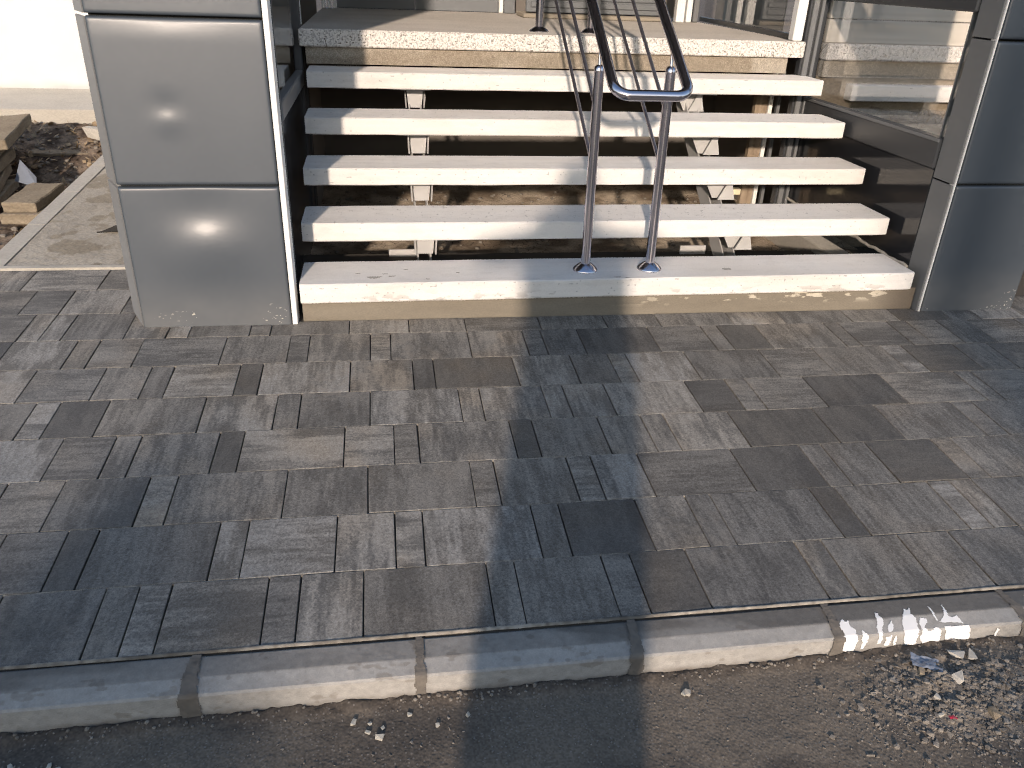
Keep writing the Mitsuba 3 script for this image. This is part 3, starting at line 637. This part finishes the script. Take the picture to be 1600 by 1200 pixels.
# ------------------------------------------------------------------ clad piers
def cassette(x0, x1, z0, z1, y0, r=0.010, depth=0.03, bulges=(), facets=(), bend=0.0, wob=0.0006, seed=1):
    def ticks(a, b, n):
        e = np.array([0, .15, .4, .8, 1.4, 2.2, 3.4]) * r
        return np.unique(np.round(np.concatenate([a + e, np.linspace(a + 4.5 * r, b - 4.5 * r, n), b - e]), 6))
    xs, zs = ticks(x0, x1, int((x1 - x0) / .012)), ticks(z0, z1, int((z1 - z0) / .012))
    X, Z = np.meshgrid(xs, zs)
    def ed(d):
        d = np.clip(d, 0, r); return r - np.sqrt(np.maximum(r * r - (r - d) ** 2, 0))
    Y = y0 + ed(np.minimum(X - x0, x1 - X)) * .7 + ed(np.minimum(Z - z0, z1 - Z))
    Y += wob * 2 * (meshkit.fbm(P3(X * 3.2, Z * 3.2, X * 0 + seed), 2, seed) - .5)
    if bend: Y += bend * np.clip(1 - (z1 - Z) / .075, 0, 1) ** 2 * (0.42 + 0.3 * meshkit.fbm(P3(X * 5, X * 0 + seed, X * 0), 2, 5) + 0.55 * np.exp(-((X - (x0 + x1) / 2) / .16) ** 2))
    for (bx, bz, r0, r1, sl) in facets:                     # dented sheet: a small tilted patch that eases out around it
        rr = np.hypot(X - bx, Z - bz); t = np.clip((r1 - rr) / (r1 - r0), 0, 1)
        Y += sl * (Z - bz) * t ** 3
    for bx, bz, sx, sz, A in bulges: Y -= A * np.exp(-((X - bx) / sx) ** 2 / 2 - ((Z - bz) / sz) ** 2 / 2)
    V = np.stack([X, Y, Z], -1); nz, nx = X.shape; V = V.reshape(-1, 3)
    i = (np.arange(nz - 1)[:, None] * nx + np.arange(nx - 1)).ravel()
    f = np.vstack([np.stack([i, i + 1, i + nx + 1], 1), np.stack([i, i + nx + 1, i + nx], 1)])
    ring = np.concatenate([np.arange(nx), np.arange(1, nz) * nx + nx - 1, (nz - 1) * nx + np.arange(nx - 2, -1, -1), np.arange(nz - 2, 0, -1) * nx])
    B = V[ring].copy(); B[:, 1] = y0 + depth; o = len(V); n = len(ring); a = np.arange(n); b = (a + 1) % n
    f = np.vstack([f, np.stack([ring[a], o + a, o + b], 1), np.stack([ring[a], o + b, ring[b]], 1)])
    return np.vstack([V, B]), f
HTOP = 3.7
PL = thing('clad_pier', 'grey sheet metal clad pier left of the steps with bright sun glints', 'pier')
zj = [0.738, 1.312, 1.886, 2.46, 3.034, HTOP]
add('core', box(-0.962, -0.402, 3.148, 3.42, 0.0, HTOP - .02), 'm_gap', PL)
zlow = 0.168
for q, z in enumerate(zj):
    bl = [(-0.675, 0.578, 0.012, 0.34, 0.305)] if q == 0 else [(-0.752, 0.995, 0.004, 0.12, 0.205)] if q == 1 else []
    add('front_panel', cassette(-0.966, -0.392, (0.15 if q == 0 else zlow) , z - .004, 3.112, facets=bl, bend=0.0072 if q == 1 else 0.0022, seed=q + 3), 'm_panel', PL, smooth=60)
    add('side_panel', hull([(x, y, zz) for (x, y) in ((-0.974, 3.130), (-1.040, 3.262), (-1.032, 3.266), (-0.966, 3.134)) for zz in ((0.12 if q == 0 else zlow), z - .008)]), 'm_panel_side', PL)
    zlow = z + .004
add('edge_trim', bevel_box(-0.3885, -0.3685, 3.113, 3.20, 0.16, HTOP, .002), 'm_alu', PL)
add('back_panel', box(-1.036, -0.39, 3.422, 3.43, 0.1, HTOP), 'm_panel_side', PL)
PR = thing('clad_pier', 'dark grey sheet metal clad pier right of the steps with a paler return face', 'pier')
add('core', box(2.44, 2.90, 3.148, 3.28, 0.0, HTOP - .02), 'm_gap', PR)
zlow = 0.13
for q, z in enumerate(zj):
    add('front_panel', cassette(2.436, 2.905, zlow, z - .004, 3.108, seed=q + 13), 'm_panel', PR, smooth=60)
    add('side_panel', bevel_box(2.411, 2.419, 3.110, 3.245, zlow, z - .003 + (.003 if q == 5 else 0), .001), 'm_panel_side', PR)
    zlow = z + .004
add('edge_trim', bevel_box(2.4205, 2.4265, 3.104, 3.14, 0.14, HTOP, .001), 'm_alu', PR)
add('back_panel', box(2.42, 2.905, 3.282, 3.29, 0.1, HTOP), 'm_panel_side', PR)

# ------------------------------------------------------------------ glazed side walls of the entrance
GR = thing('side_glazing', 'glazed side wall with dark frame right of the steps showing a sunlit plinth behind', 'glass wall')
add('pane', (np.array([[2.425, 3.25, .905], [2.425, 4.50, .905], [2.425, 4.50, 1.405], [2.425, 3.25, 1.405]]), np.array([[0, 1, 2], [0, 2, 3]])), 'm_glass', GR)
add('sill_rail', bevel_box(2.400, 2.45, 3.25, 4.50, 0.775, 0.905, .006), 'm_frame', GR)
add('sill_rail', bevel_box(2.393, 2.40, 3.25, 4.50, 0.890, 0.904, .002), 'm_frame_light', GR)
add('top_rail', bevel_box(2.400, 2.45, 3.25, 4.50, 1.405, 1.62, .006), 'm_frame', GR)
add('upper_pane', (np.array([[2.425, 3.25, 1.62], [2.425, 4.50, 1.62], [2.425, 4.50, 3.6], [2.425, 3.25, 3.6]]), np.array([[0, 1, 2], [0, 2, 3]])), 'm_glass', GR)
add('lower_panel', bevel_box(2.412, 2.43, 3.25, 4.50, 0.33, 0.774, .003), 'm_dark_panel', GR)
add('mullion', bevel_box(2.335, 2.445, 4.505, 4.56, 0.10, 3.6, .005), 'm_frame', GR)
add('mullion', bevel_box(2.345, 2.375, 4.485, 4.504, 0.10, 3.6, .003), 'm_frame_light', GR)
add('mullion', bevel_box(2.392, 2.410, 4.485, 4.504, 0.10, 3.6, .003), 'm_frame_light', GR)
add('footing', bevel_box(2.285, 2.405, 3.42, 4.50, 0.02, 0.235, .006), 'm_conc', GR)
add('mortar_fillet', tube([(2.408, y, 0.322 + .003 * math.sin(y * 31) + .002 * math.sin(y * 77)) for y in np.linspace(3.25, 4.5, 60)], 0.008, 8), 'm_conc', GR, smooth=True)
GL = thing('side_glazing', 'dark glazed side wall with slim frames left of the steps beside the left pier', 'glass wall')
add('pane', (np.array([[-0.405, 3.43, .995], [-0.405, 4.58, .995], [-0.405, 4.58, 3.6], [-0.405, 3.43, 3.6]]), np.array([[0, 2, 1], [0, 3, 2]])), 'm_glass', GL)
add('sill_rail', bevel_box(-0.43, -0.385, 3.43, 4.58, 0.92, 0.995, .005), 'm_frame_light', GL)
add('lower_panel', bevel_box(-0.42, -0.40, 3.43, 4.60, 0.05, 0.92, .003), 'm_dark_panel', GL)
add('mullion', bevel_box(-0.43, -0.385, 4.50, 4.58, 0.05, 3.6, .005), 'm_frame', GL)
add('mullion', bevel_box(-0.41, -0.378, 4.62, 4.70, 0.05, 1.19, .005), 'm_frame', GL)
add('jamb', bevel_box(-0.428, -0.392, 4.64, 4.72, 1.195, 3.6, .004), 'm_white_pvc', GL)
# dark lining behind the left glazing
add('lining', merge([box(-0.80, -0.79, 3.43, 6.7, 0.0, 3.6), box(-0.79, -0.44, 6.69, 6.7, 0.0, 3.6)]), 'm_cavity', GL)

# sunlit plinth seen through the right glazing
PW = thing('plinth_wall', 'sunlit cream wall with speckled slab edge and concrete beam seen through the right glazing', 'wall')
add('slab', bevel_box(2.46, 4.6, 4.46, 5.2, 1.104, 1.190, .005), 'm_aggregate', PW)
add('beam', box(2.47, 4.6, 4.490, 5.0, 1.014, 1.102), 'm_beam', PW)
add('block', bevel_box(2.655, 4.6, 4.455, 5.0, 0.890, 0.978, .004), 'm_tread', PW)
add('backing', box(2.46, 4.6, 4.53, 5.0, 0.0, 1.013), 'm_conc_old', PW)
add('siding_board', bevel_box(2.46, 4.6, 4.50, 4.55, 1.192, 1.311, .003), 'm_siding', PW)
for q in range(10): add('siding_board', bevel_box(2.46, 4.6, 4.50, 4.55, 1.315 + .123 * q, 1.315 + .123 * q + .119, .003), 'm_siding', PW)
struct('soil_bank', grid_mesh(np.arange(2.46, 4.6, 0.03), np.arange(3.30, 4.6, 0.03), lambda X, Y: 0.72 + 0.10 * (Y - 3.3) + 0.05 * (meshkit.fbm(P3(X * 7, Y * 7, .1), 3, 5) - .5)), 'm_soil', 'sunlit dry soil at the foot of the plinth wall behind the right glazing', smooth=True)
gb = []
for _ in range(260):
    x, y = rng.normal(3.2, .22), rng.uniform(3.7, 4.4)
    if x < 2.6 : continue
    z = 0.72 + .10 * (y - 3.3); h = rng.uniform(.03, .14); a, b = rng.normal(0, .05, 2)
    gb.append((np.array([[x - .0015, y, z - .02], [x + .0015, y, z - .02], [x + a, y + b, z + h]]), np.array([[0, 1, 2]])))
struct('dry_grass', merge(gb), 'm_leaf', 'tufts of dry grass on the soil behind the right glazing', kind='stuff')

# ------------------------------------------------------------------ entrance front
DF = thing('door_wall', 'dark grey panelled wall at the back of the landing', 'wall')
for a, b in ((-0.30, 0.28), (0.285, 0.90)):
    add('panel', bevel_box(a, b, 6.555, 6.60, 1.196, 3.6, .004), 'm_door', DF)
add('metal_profile', bevel_box(0.905, 0.935, 6.53, 6.60, 1.196, 3.6, .003), 'm_alu', DF)
add('panel', bevel_box(0.938, 1.02, 6.50, 6.60, 1.196, 3.6, .003), 'm_door', DF)
for x in (-0.385, -0.345, -0.305): add('jamb', bevel_box(x, x + .024, 6.42 + .02 * (x > -.35), 6.50, 1.196, 3.6, .003), 'm_white_pvc', DF)
add('reveal', box(1.0, 2.30, 6.62, 6.64, 1.19, 3.6), 'm_cavity', DF)
add('threshold', bevel_box(1.0, 2.06, 5.98, 6.30, 1.196, 1.222, .004), 'm_threshold', DF)
DR = thing('entrance_door', 'blue grey entrance door with low panel and glazed upper part behind the handrail', 'door')
for a, b in ((1.03, 1.52), (1.53, 2.02)):
    add('leaf', bevel_box(a, b, 6.06, 6.10, 1.230, 3.3, .004), 'm_door', DR)
    L = f'{DR}__leaf' if a < 1.2 else f'{DR}__leaf_001'
    for x0, x1, z0, z1 in ((a + .03, b - .03, 1.262, 1.30), (a + .03, b - .03, 1.31, 1.345)):
        add('rail', bevel_box(x0, x1, 6.045, 6.06, z0, z1, .004), 'm_door', L)
    add('glazing_bead', bevel_box(a + .07, b - .07, 6.05, 6.062, 1.352, 1.366, .002), 'm_frame', L)
    add('pane', box(a + .08, b - .08, 6.054, 6.0605, 1.366, 3.2), 'm_dark_panel', L)
RG = thing('porch_glazing', 'clear glazed porch wall with bright white jambs on the right side of the landing', 'glass wall')
add('pane', (np.array([[2.315, 4.60, 1.225], [2.40, 6.25, 1.225], [2.40, 6.25, 3.5], [2.315, 4.60, 3.5]]), np.array([[0, 1, 2], [0, 2, 3]])), 'm_glass', RG)
add('sill', hull([(x + dx, y, z) for (x, y) in ((2.305, 4.58), (2.395, 6.28)) for dx in (-.012, .02) for z in (1.196, 1.224)]), 'm_frame', RG)
add('jamb', bevel_box(2.262, 2.318, 4.500, 4.560, 1.196, 3.6, .004), 'm_white_pvc', RG)
add('jamb', bevel_box(2.10, 2.16, 5.99, 6.05, 1.196, 3.6, .004), 'm_white_pvc', RG)
add('jamb', bevel_box(2.185, 2.225, 6.02, 6.08, 1.196, 3.6, .004), 'm_white_pvc', RG)
add('jamb', bevel_box(2.25, 2.29, 6.06, 6.12, 1.196, 3.6, .004), 'm_frame_light', RG)
add('inner_panel', box(2.55, 2.56, 5.25, 6.4, 1.2, 3.5), 'm_door', RG)
add('inner_panel', box(2.62, 2.63, 4.52, 5.24, 1.2, 3.5), 'm_frame', RG)

CN = thing('canopy', 'flat grey canopy over the landing carried by the two clad piers', 'canopy')
add('soffit', bevel_box(-1.0, 2.9, 3.42, 6.55, 3.05, 3.12, .005), 'm_soffit', CN)
add('fascia', bevel_box(-0.98, 2.88, 3.34, 3.418, 3.05, 3.70, .005), 'm_panel_side', CN)

# ------------------------------------------------------------------ left yard
def apron_z(x, y): return pz(x, y) + 0.012 * (meshkit.fbm(P3(x * 6, y * 6, .3), 4, 4) - .5)
gx, gy = np.arange(-1.72, -0.55, 0.012), np.arange(3.755, 5.9, 0.012)
AP = struct('apron', grid_mesh(gx, gy, apron_z), 'm_apron', 'rough mortar patched concrete apron left of the left pier', smooth=True)
add('border_strip', hull([(x, y, pz(x, y) + d) for x in (-4.2, -0.55) for y in (3.722, 3.752) for d in (-.1, .008)]), 'm_conc', AP)
for a, b in ((3.756, 4.30), (4.305, 4.86), (4.865, 5.40), (5.405, 5.95)):
    add('border_slab', hull([(x, y, pz(x, y) + d) for x in (-1.80, -1.715) for y in (a, b) for d in (-.22, .006)]), 'm_conc', AP)
add('underside', hull([(x, y, pz(x, y) + d) for x in (-1.80, -0.55) for y in (3.76, 5.95) for d in (-.32, -.02)]), 'm_soil_dark', AP)
t = thing('bent_offcut', 'dark bent metal offcut lying on the apron beside the left pier', 'offcut')
scene[t] = mikit.ply(merge([hull([(-1.42, 4.20, .245), (-1.33, 4.26, .262), (-1.27, 4.25, .25), (-1.30, 4.18, .244), (-1.34, 4.22, .275)]), tube([(-1.43, 4.17, .25), (-1.34, 4.185, .252), (-1.27, 4.20, .256)], .004, 6)]), 'm_black')
def yard_z(x, y):
    z = 0.03 + 0.27 * np.clip((y - 5.9) / 0.9, 0, 1)
    return z + 0.09 * (meshkit.fbm(P3(x * 5, y * 5, .6), 4, 12) - .5)
struct('yard_soil', grid_mesh(np.arange(-4.6, -0.9, 0.02), np.arange(3.76, 7.2, 0.02), yard_z), 'm_soil_dark', 'dark disturbed soil left of the apron', smooth=True)
lv = []
for _ in range(1500):
    x, y = rng.uniform(-3.4, -1.3), rng.uniform(4.2, 6.98)
    if x > -1.83 and y < 5.95: continue
    if y < 6.1 and rng.random() < 0.55: continue
    z = float(yard_z(np.array(x), np.array(y))) + rng.uniform(0.002, .012); s = rng.uniform(.010, .030); a = rng.uniform(0, 6.28); tl = rng.normal(0, .5, 2)
    u = np.array([math.cos(a), math.sin(a), tl[0]]) * s; w = np.array([-math.sin(a), math.cos(a), tl[1]]) * s * rng.uniform(.35, .8)
    c = np.array([x, y, z + .004])
    lv.append((np.array([c - u, c + w, c + u, c - w]), np.array([[0, 1, 2], [0, 2, 3]])))
struct('dead_leaves', merge(lv), 'm_leaf', 'dead leaves and litter on the soil left of the apron', kind='stuff')
yc = []
for _ in range(500):
    x, y = rng.uniform(-3.2, -1.3), rng.uniform(4.3, 6.95)
    if x > -1.83 and y < 5.95: continue
    s = rng.uniform(.006, .022); yc.append(rock((x, y, float(yard_z(np.array(x), np.array(y))) + s * .3), s, rng, .7, 1))
struct('yard_clods', merge(yc), 'm_stone', 'stones and clods in the soil left of the apron', kind='stuff')
def slab(name, c, size, rot, tilt, mt, lab, grp=None):
    v, f = bevel_box(-size[0] / 2, size[0] / 2, -size[1] / 2, size[1] / 2, 0, size[2], .006)
    m = trimesh.Trimesh(v, f, process=False).subdivide().subdivide().subdivide()
    v = np.array(m.vertices); v += 0.022 * (np.stack([meshkit.fbm(v * 11 + k * 7 + c[0] * 3, 3, k) for k in range(3)], 1) - .5)
    R = trimesh.transformations.euler_matrix(tilt[0], tilt[1], rot)[:3, :3]
    t = thing(name, lab, 'concrete slab' if 'slab' in lab else 'block', grp)
    scene[t] = mikit.ply((v @ R.T + np.array(c), np.array(m.faces)), mt, smooth=35)
slab('concrete_slab', (-2.86, 5.95, 0.355), (0.90, 0.75, 0.07), .14, (.05, -.03), 'm_conc_old', 'topmost concrete slab of the stack at the left edge')
slab('concrete_slab', (-2.90, 5.72, 0.275), (0.88, 0.7, 0.07), .20, (.03, -.04), 'm_conc_old', 'second concrete slab from the top of the stack at the left edge')
slab('concrete_slab', (-2.84, 5.60, 0.20), (0.84, 0.7, 0.065), .12, (.02, -.05), 'm_conc_old', 'third concrete slab down in the stack at the left edge')
slab('concrete_slab', (-2.80, 5.50, 0.13), (0.80, 0.7, 0.06), .22, (.02, -.03), 'm_conc_old', 'fourth concrete slab down in the stack at the left edge')
slab('concrete_slab', (-2.78, 5.42, 0.06), (0.82, 0.7, 0.06), .15, (0, -.02), 'm_conc_old', 'lowest concrete slab of the stack at the left edge')
slab('paving_block', (-2.10, 5.22, 0.13), (0.19, 0.42, 0.06), -.08, (.05, 0), 'm_conc_old', 'upper of two brown paving blocks beside the apron edge')
slab('paving_block', (-2.10, 5.19, 0.065), (0.22, 0.44, 0.06), -.05, (.02, 0), 'm_conc_old', 'lower of two brown paving blocks beside the apron edge')
slab('concrete_bar', (-2.34, 6.42, 0.10), (0.42, 0.12, 0.09), .08, (.05, .02), 'm_conc_old', 'grey concrete slab bar lying in the shade of the pit left of the pier')
t = thing('field_stone', 'pale tan stone lying on the soil by the walkway left of the pier', 'stone')
scene[t] = mikit.ply(chunk((-2.10, 6.55, .30), (.10, .055, .05), rng, 18), 'm_conc')
t = thing('plastic_bag', 'crumpled pale blue plastic piece beside the slab stack', 'plastic')
scene[t] = mikit.ply(hull([(-2.36, 5.62, .16), (-2.22, 5.50, .16), (-2.17, 5.46, .17), (-2.33, 5.70, .28), (-2.30, 5.66, .27), (-2.20, 5.56, .20)]), 'm_plastic')
WK = struct('walkway', bevel_box(-5.5, -1.0, 6.93, 9.0, 0.1, 0.402, .006), 'm_conc', 'concrete walkway along the white wall')
t = thing('white_wall', 'bright white plastered wall behind the walkway at upper left', 'wall')
add('face', box(-5.5, -1.0, 8.05, 8.25, 0.402, 3.6), 'm_plaster', t)
add('pilaster', bevel_box(-5.4, -3.62, 7.75, 8.05, 0.402, 3.6, .006), 'm_plaster', t)

# ------------------------------------------------------------------ trees across the road (their shade falls on the pavers)
def leaf_cloud(n, sampler, s):
    c = np.array([sampler() for _ in range(n)])
    a = rng.normal(0, 1, (n, 3)); a /= np.linalg.norm(a, axis=1, keepdims=True)
    b = np.cross(a, rng.normal(0, 1, (n, 3))); b /= np.linalg.norm(b, axis=1, keepdims=True)
    sz = rng.uniform(.5, 1.2, (n, 1)) * s
    v = np.stack([c - a * sz, c + b * sz * .45, c + a * sz, c - b * sz * .45], 1).reshape(-1, 3)
    i = np.arange(n)[:, None] * 4
    return v, np.vstack([i + [0, 1, 2], i + [0, 2, 3]])
from shapely.geometry import Polygon, Point
def shrub(poly, y, depth, n, lab, cat='tree'):
    g = Polygon(poly); x0, z0, x1, z1 = g.bounds
    def smp():
        while True:
            x, z = rng.uniform(x0, x1), rng.uniform(z0, z1)
            d = g.boundary.distance(Point(x, z))
            if g.contains(Point(x, z)) and (d > .03 or rng.random() < .5):
                return (x, y + rng.normal(0, depth * min(1, .25 + d * 1.3)), z)
    t = thing('evergreen_tree', lab, cat)
    cx = float(g.centroid.x)
    add('trunk', tube([(cx, y, -.1), (cx + .03, y, .5), (cx, y, z1 * .8)], [.07, .05, .015], 10), 'm_bark', t, smooth=True)
    add('crown', leaf_cloud(int(n * 1.8), smp, .062), 'm_needle', t)
shrub([(-2.98, 2.97), (-2.84, 2.93), (-2.70, 2.80), (-2.48, 2.70), (-2.30, 2.52), (-2.19, 2.2), (-2.10, 1.6), (-2.05, .5), (-2.6, .3), (-3.2, .3), (-3.30, 1.6), (-3.22, 2.3), (-3.11, 2.75), (-3.06, 2.93)], -8.0, .28, 9000, 'taller dark evergreen tree across the road on the left')
shrub([(-3.52, 2.90), (-3.36, 2.86), (-3.26, 2.72), (-3.24, 2.3), (-3.26, .4), (-4.4, .3), (-4.3, 1.8), (-3.95, 2.6), (-3.7, 2.84)], -8.3, .28, 9000, 'broader dark evergreen tree farthest left across the road')
shrub([(-.63, 2.44), (-.4, 2.60), (-.1, 2.62), (.3, 2.5), (.6, 2.0), (.7, .4), (-.5, .3), (-.68, 1.6), (-.70, 2.2)], -8.0, .28, 8000, 'low round evergreen tree across the road behind the photographer')

BL = thing('far_building', 'long brown two storey building across the road behind the trees', 'building')
add('wall', box(-40, 45, -58, -50, -.1, 8.0), 'm_wall_far', BL)
add('roof', prism([(-58.6, 8.0), (-49.4, 8.0), (-54, 10.2)], -40.5, 45.5, 'x'), 'm_conc_old', BL)
for q in range(20):
    for z in (1.1, 4.6):
        add('window', bevel_box(-37 + 4.1 * q, -35.2 + 4.1 * q, -49.99, -49.9, z, z + 1.7, .02), 'm_dark_panel', BL)
t = thing('bare_tree', 'tall bare tree with a thick straight trunk far across the road', 'tree')
add('trunk', tube([(-1.14, -14, -.1), (-1.15, -14, 2.0), (-1.20, -14, 4.0), (-1.22, -14, 6.0), (-1.19, -14, 7.4), (-1.05, -14, 9.5), (-1.0, -14, 12.0)], [.36, .25, .21, .19, .18, .15, .05], 24), 'm_bark', t, smooth=True)
for q in range(9):
    z = 7.2 + .5 * q; a = 2.4 * q; L = 2.6 - .22 * q
    add('limb', tube([(-1.08 + L * f * math.cos(a), -14 + L * f * math.sin(a), z + L * (.55 * f + .35 * f * f)) for f in (0, .25, .5, .75, 1)], [.11, .085, .06, .04, .015], 9), 'm_bark', t, smooth=True)

# ------------------------------------------------------------------ the person who takes the picture
def ball(p, r, n=20): return Manifold.sphere(r, n).translate(tuple(map(float, p)))
def limb(*pr):
    out = Manifold()
    for (a, ra), (b, rb) in zip(pr[:-1], pr[1:]): out = out + Manifold.batch_hull([ball(a, ra), ball(b, rb)])
    return out
def skin_mesh(m, l, it=8):
    q = m.refine_to_length(l).to_mesh(); t = trimesh.Trimesh(q.vert_properties[:, :3], q.tri_verts, process=True)
    trimesh.smoothing.filter_taubin(t, iterations=it); return np.array(t.vertices), np.array(t.faces)
PX, PY, G = 0.03, -0.27, -0.02
PE = thing('person', 'person in dark coat and jeans standing on the road holding up a phone', 'person')
def at(x, y, z): return (PX + x, PY + y, G + z)
coat = Manifold.batch_hull([ball(at(-.025 + sx * .11, 0, .42), .10) for sx in (-1, 1)] + [ball(at(.03 + sx * .115, 0, .95), .115) for sx in (-1, 1)]) + Manifold.batch_hull([ball(at(.03 + sx * .115, 0, .95), .115) for sx in (-1, 1)] + [ball(at(sx * .145, 0, 1.38), .09) for sx in (-1, 1)]) + Manifold.batch_hull([ball(at(sx * .15, 0, 1.42), .075) for sx in (-1, 1)] + [ball(at(0, 0, 1.50), .07)])
for sx in (-1, 1):
    coat = coat + limb((at(sx * .18, 0, 1.42), .072), (at(sx * .39, .06, 1.39), .058), (at(sx * .13, .205, 1.415), .044))
add('coat', skin_mesh(coat, .03), 'm_coat', PE, smooth=True)
legs = Manifold()
for sx in (-1, 1): legs = legs + limb((at(sx * .10, 0, .90), .095), (at(sx * .09, .01, .50), .085), (at(sx * .10, -.01, .09), .066))
add('trousers', skin_mesh(legs, .03), 'm_jeans', PE, smooth=True)
for sx in (-1, 1): add('shoe', skin_mesh(limb((at(sx * .11, -.05, .055), .05), (at(sx * .12, .06, .045), .045), (at(sx * .125, .14, .038), .036)), .02), 'm_shoe', PE, smooth=True)
hd = limb((at(0, -.01, 1.48), .056), (at(0, 0, 1.58), .054)) + Manifold.batch_hull([ball(at(0, .0, 1.70), .088), ball(at(0, -.02, 1.71), .088), ball(at(0, .035, 1.60), .05), ball(at(0, .05, 1.585), .032)])
hd = hd + limb((at(0, .085, 1.675), .010), (at(0, .108, 1.635), .016)) + limb((at(-.022, .080, 1.598), .010), (at(.022, .080, 1.598), .010))
for sx in (-1, 1): hd = hd + Manifold.batch_hull([ball(at(sx * .086, -.01, 1.675), .012), ball(at(sx * .088, -.012, 1.635), .010), ball(at(sx * .094, -.025, 1.67), .010)])
hands = Manifold()
for sx in (-1, 1):
    w = np.array(at(sx * .115, .215, 1.41))
    palm = Manifold.batch_hull([ball(w, .026), ball(w + [-sx * .012, .012, .06], .024), ball(w + [sx * .014, .004, .055], .02)])
    for k in range(4):
        a = w + [-sx * .005, .022, .02 + .022 * k]; b = a + [-sx * .022, .028, .006]; c = b + [-sx * (.026 - .003 * k), -.002, .002]
        palm = palm + limb((a, .0098), (b, .0088), (c, .0078))
    palm = palm + limb((w + [-sx * .01, -.002, .03], .012), (w + [-sx * .032, -.006, .055], .010), (w + [-sx * .05, -.001, .065], .0088))
    hands = hands + palm
add('head', skin_mesh(hd, .012, 6), 'm_skin', PE, smooth=True)
for hh in hands.decompose(): add('hand', skin_mesh(hh, .006, 4), 'm_skin', PE, smooth=True)
hair = Manifold.batch_hull([ball(at(0, -.015, 1.722), .096), ball(at(0, -.045, 1.66), .082)]) - Manifold.batch_hull([ball(at(0, .10, 1.66), .075), ball(at(0, .10, 1.55), .09)])
add('hair', skin_mesh(hair, .015), 'm_hair', PE, smooth=True)
for sx in (-1, 1): add('eye', skin_mesh(ball(at(sx * .032, .073, 1.672), .011), .005, 2), 'm_eye', PE, smooth=True)
t = thing('phone', 'black phone held up in both hands of the person', 'phone')
scene[t] = mikit.ply(bevel_box(-.045, .105, -.024, -.014, 1.42, 1.515, .003), 'm_dark_panel')
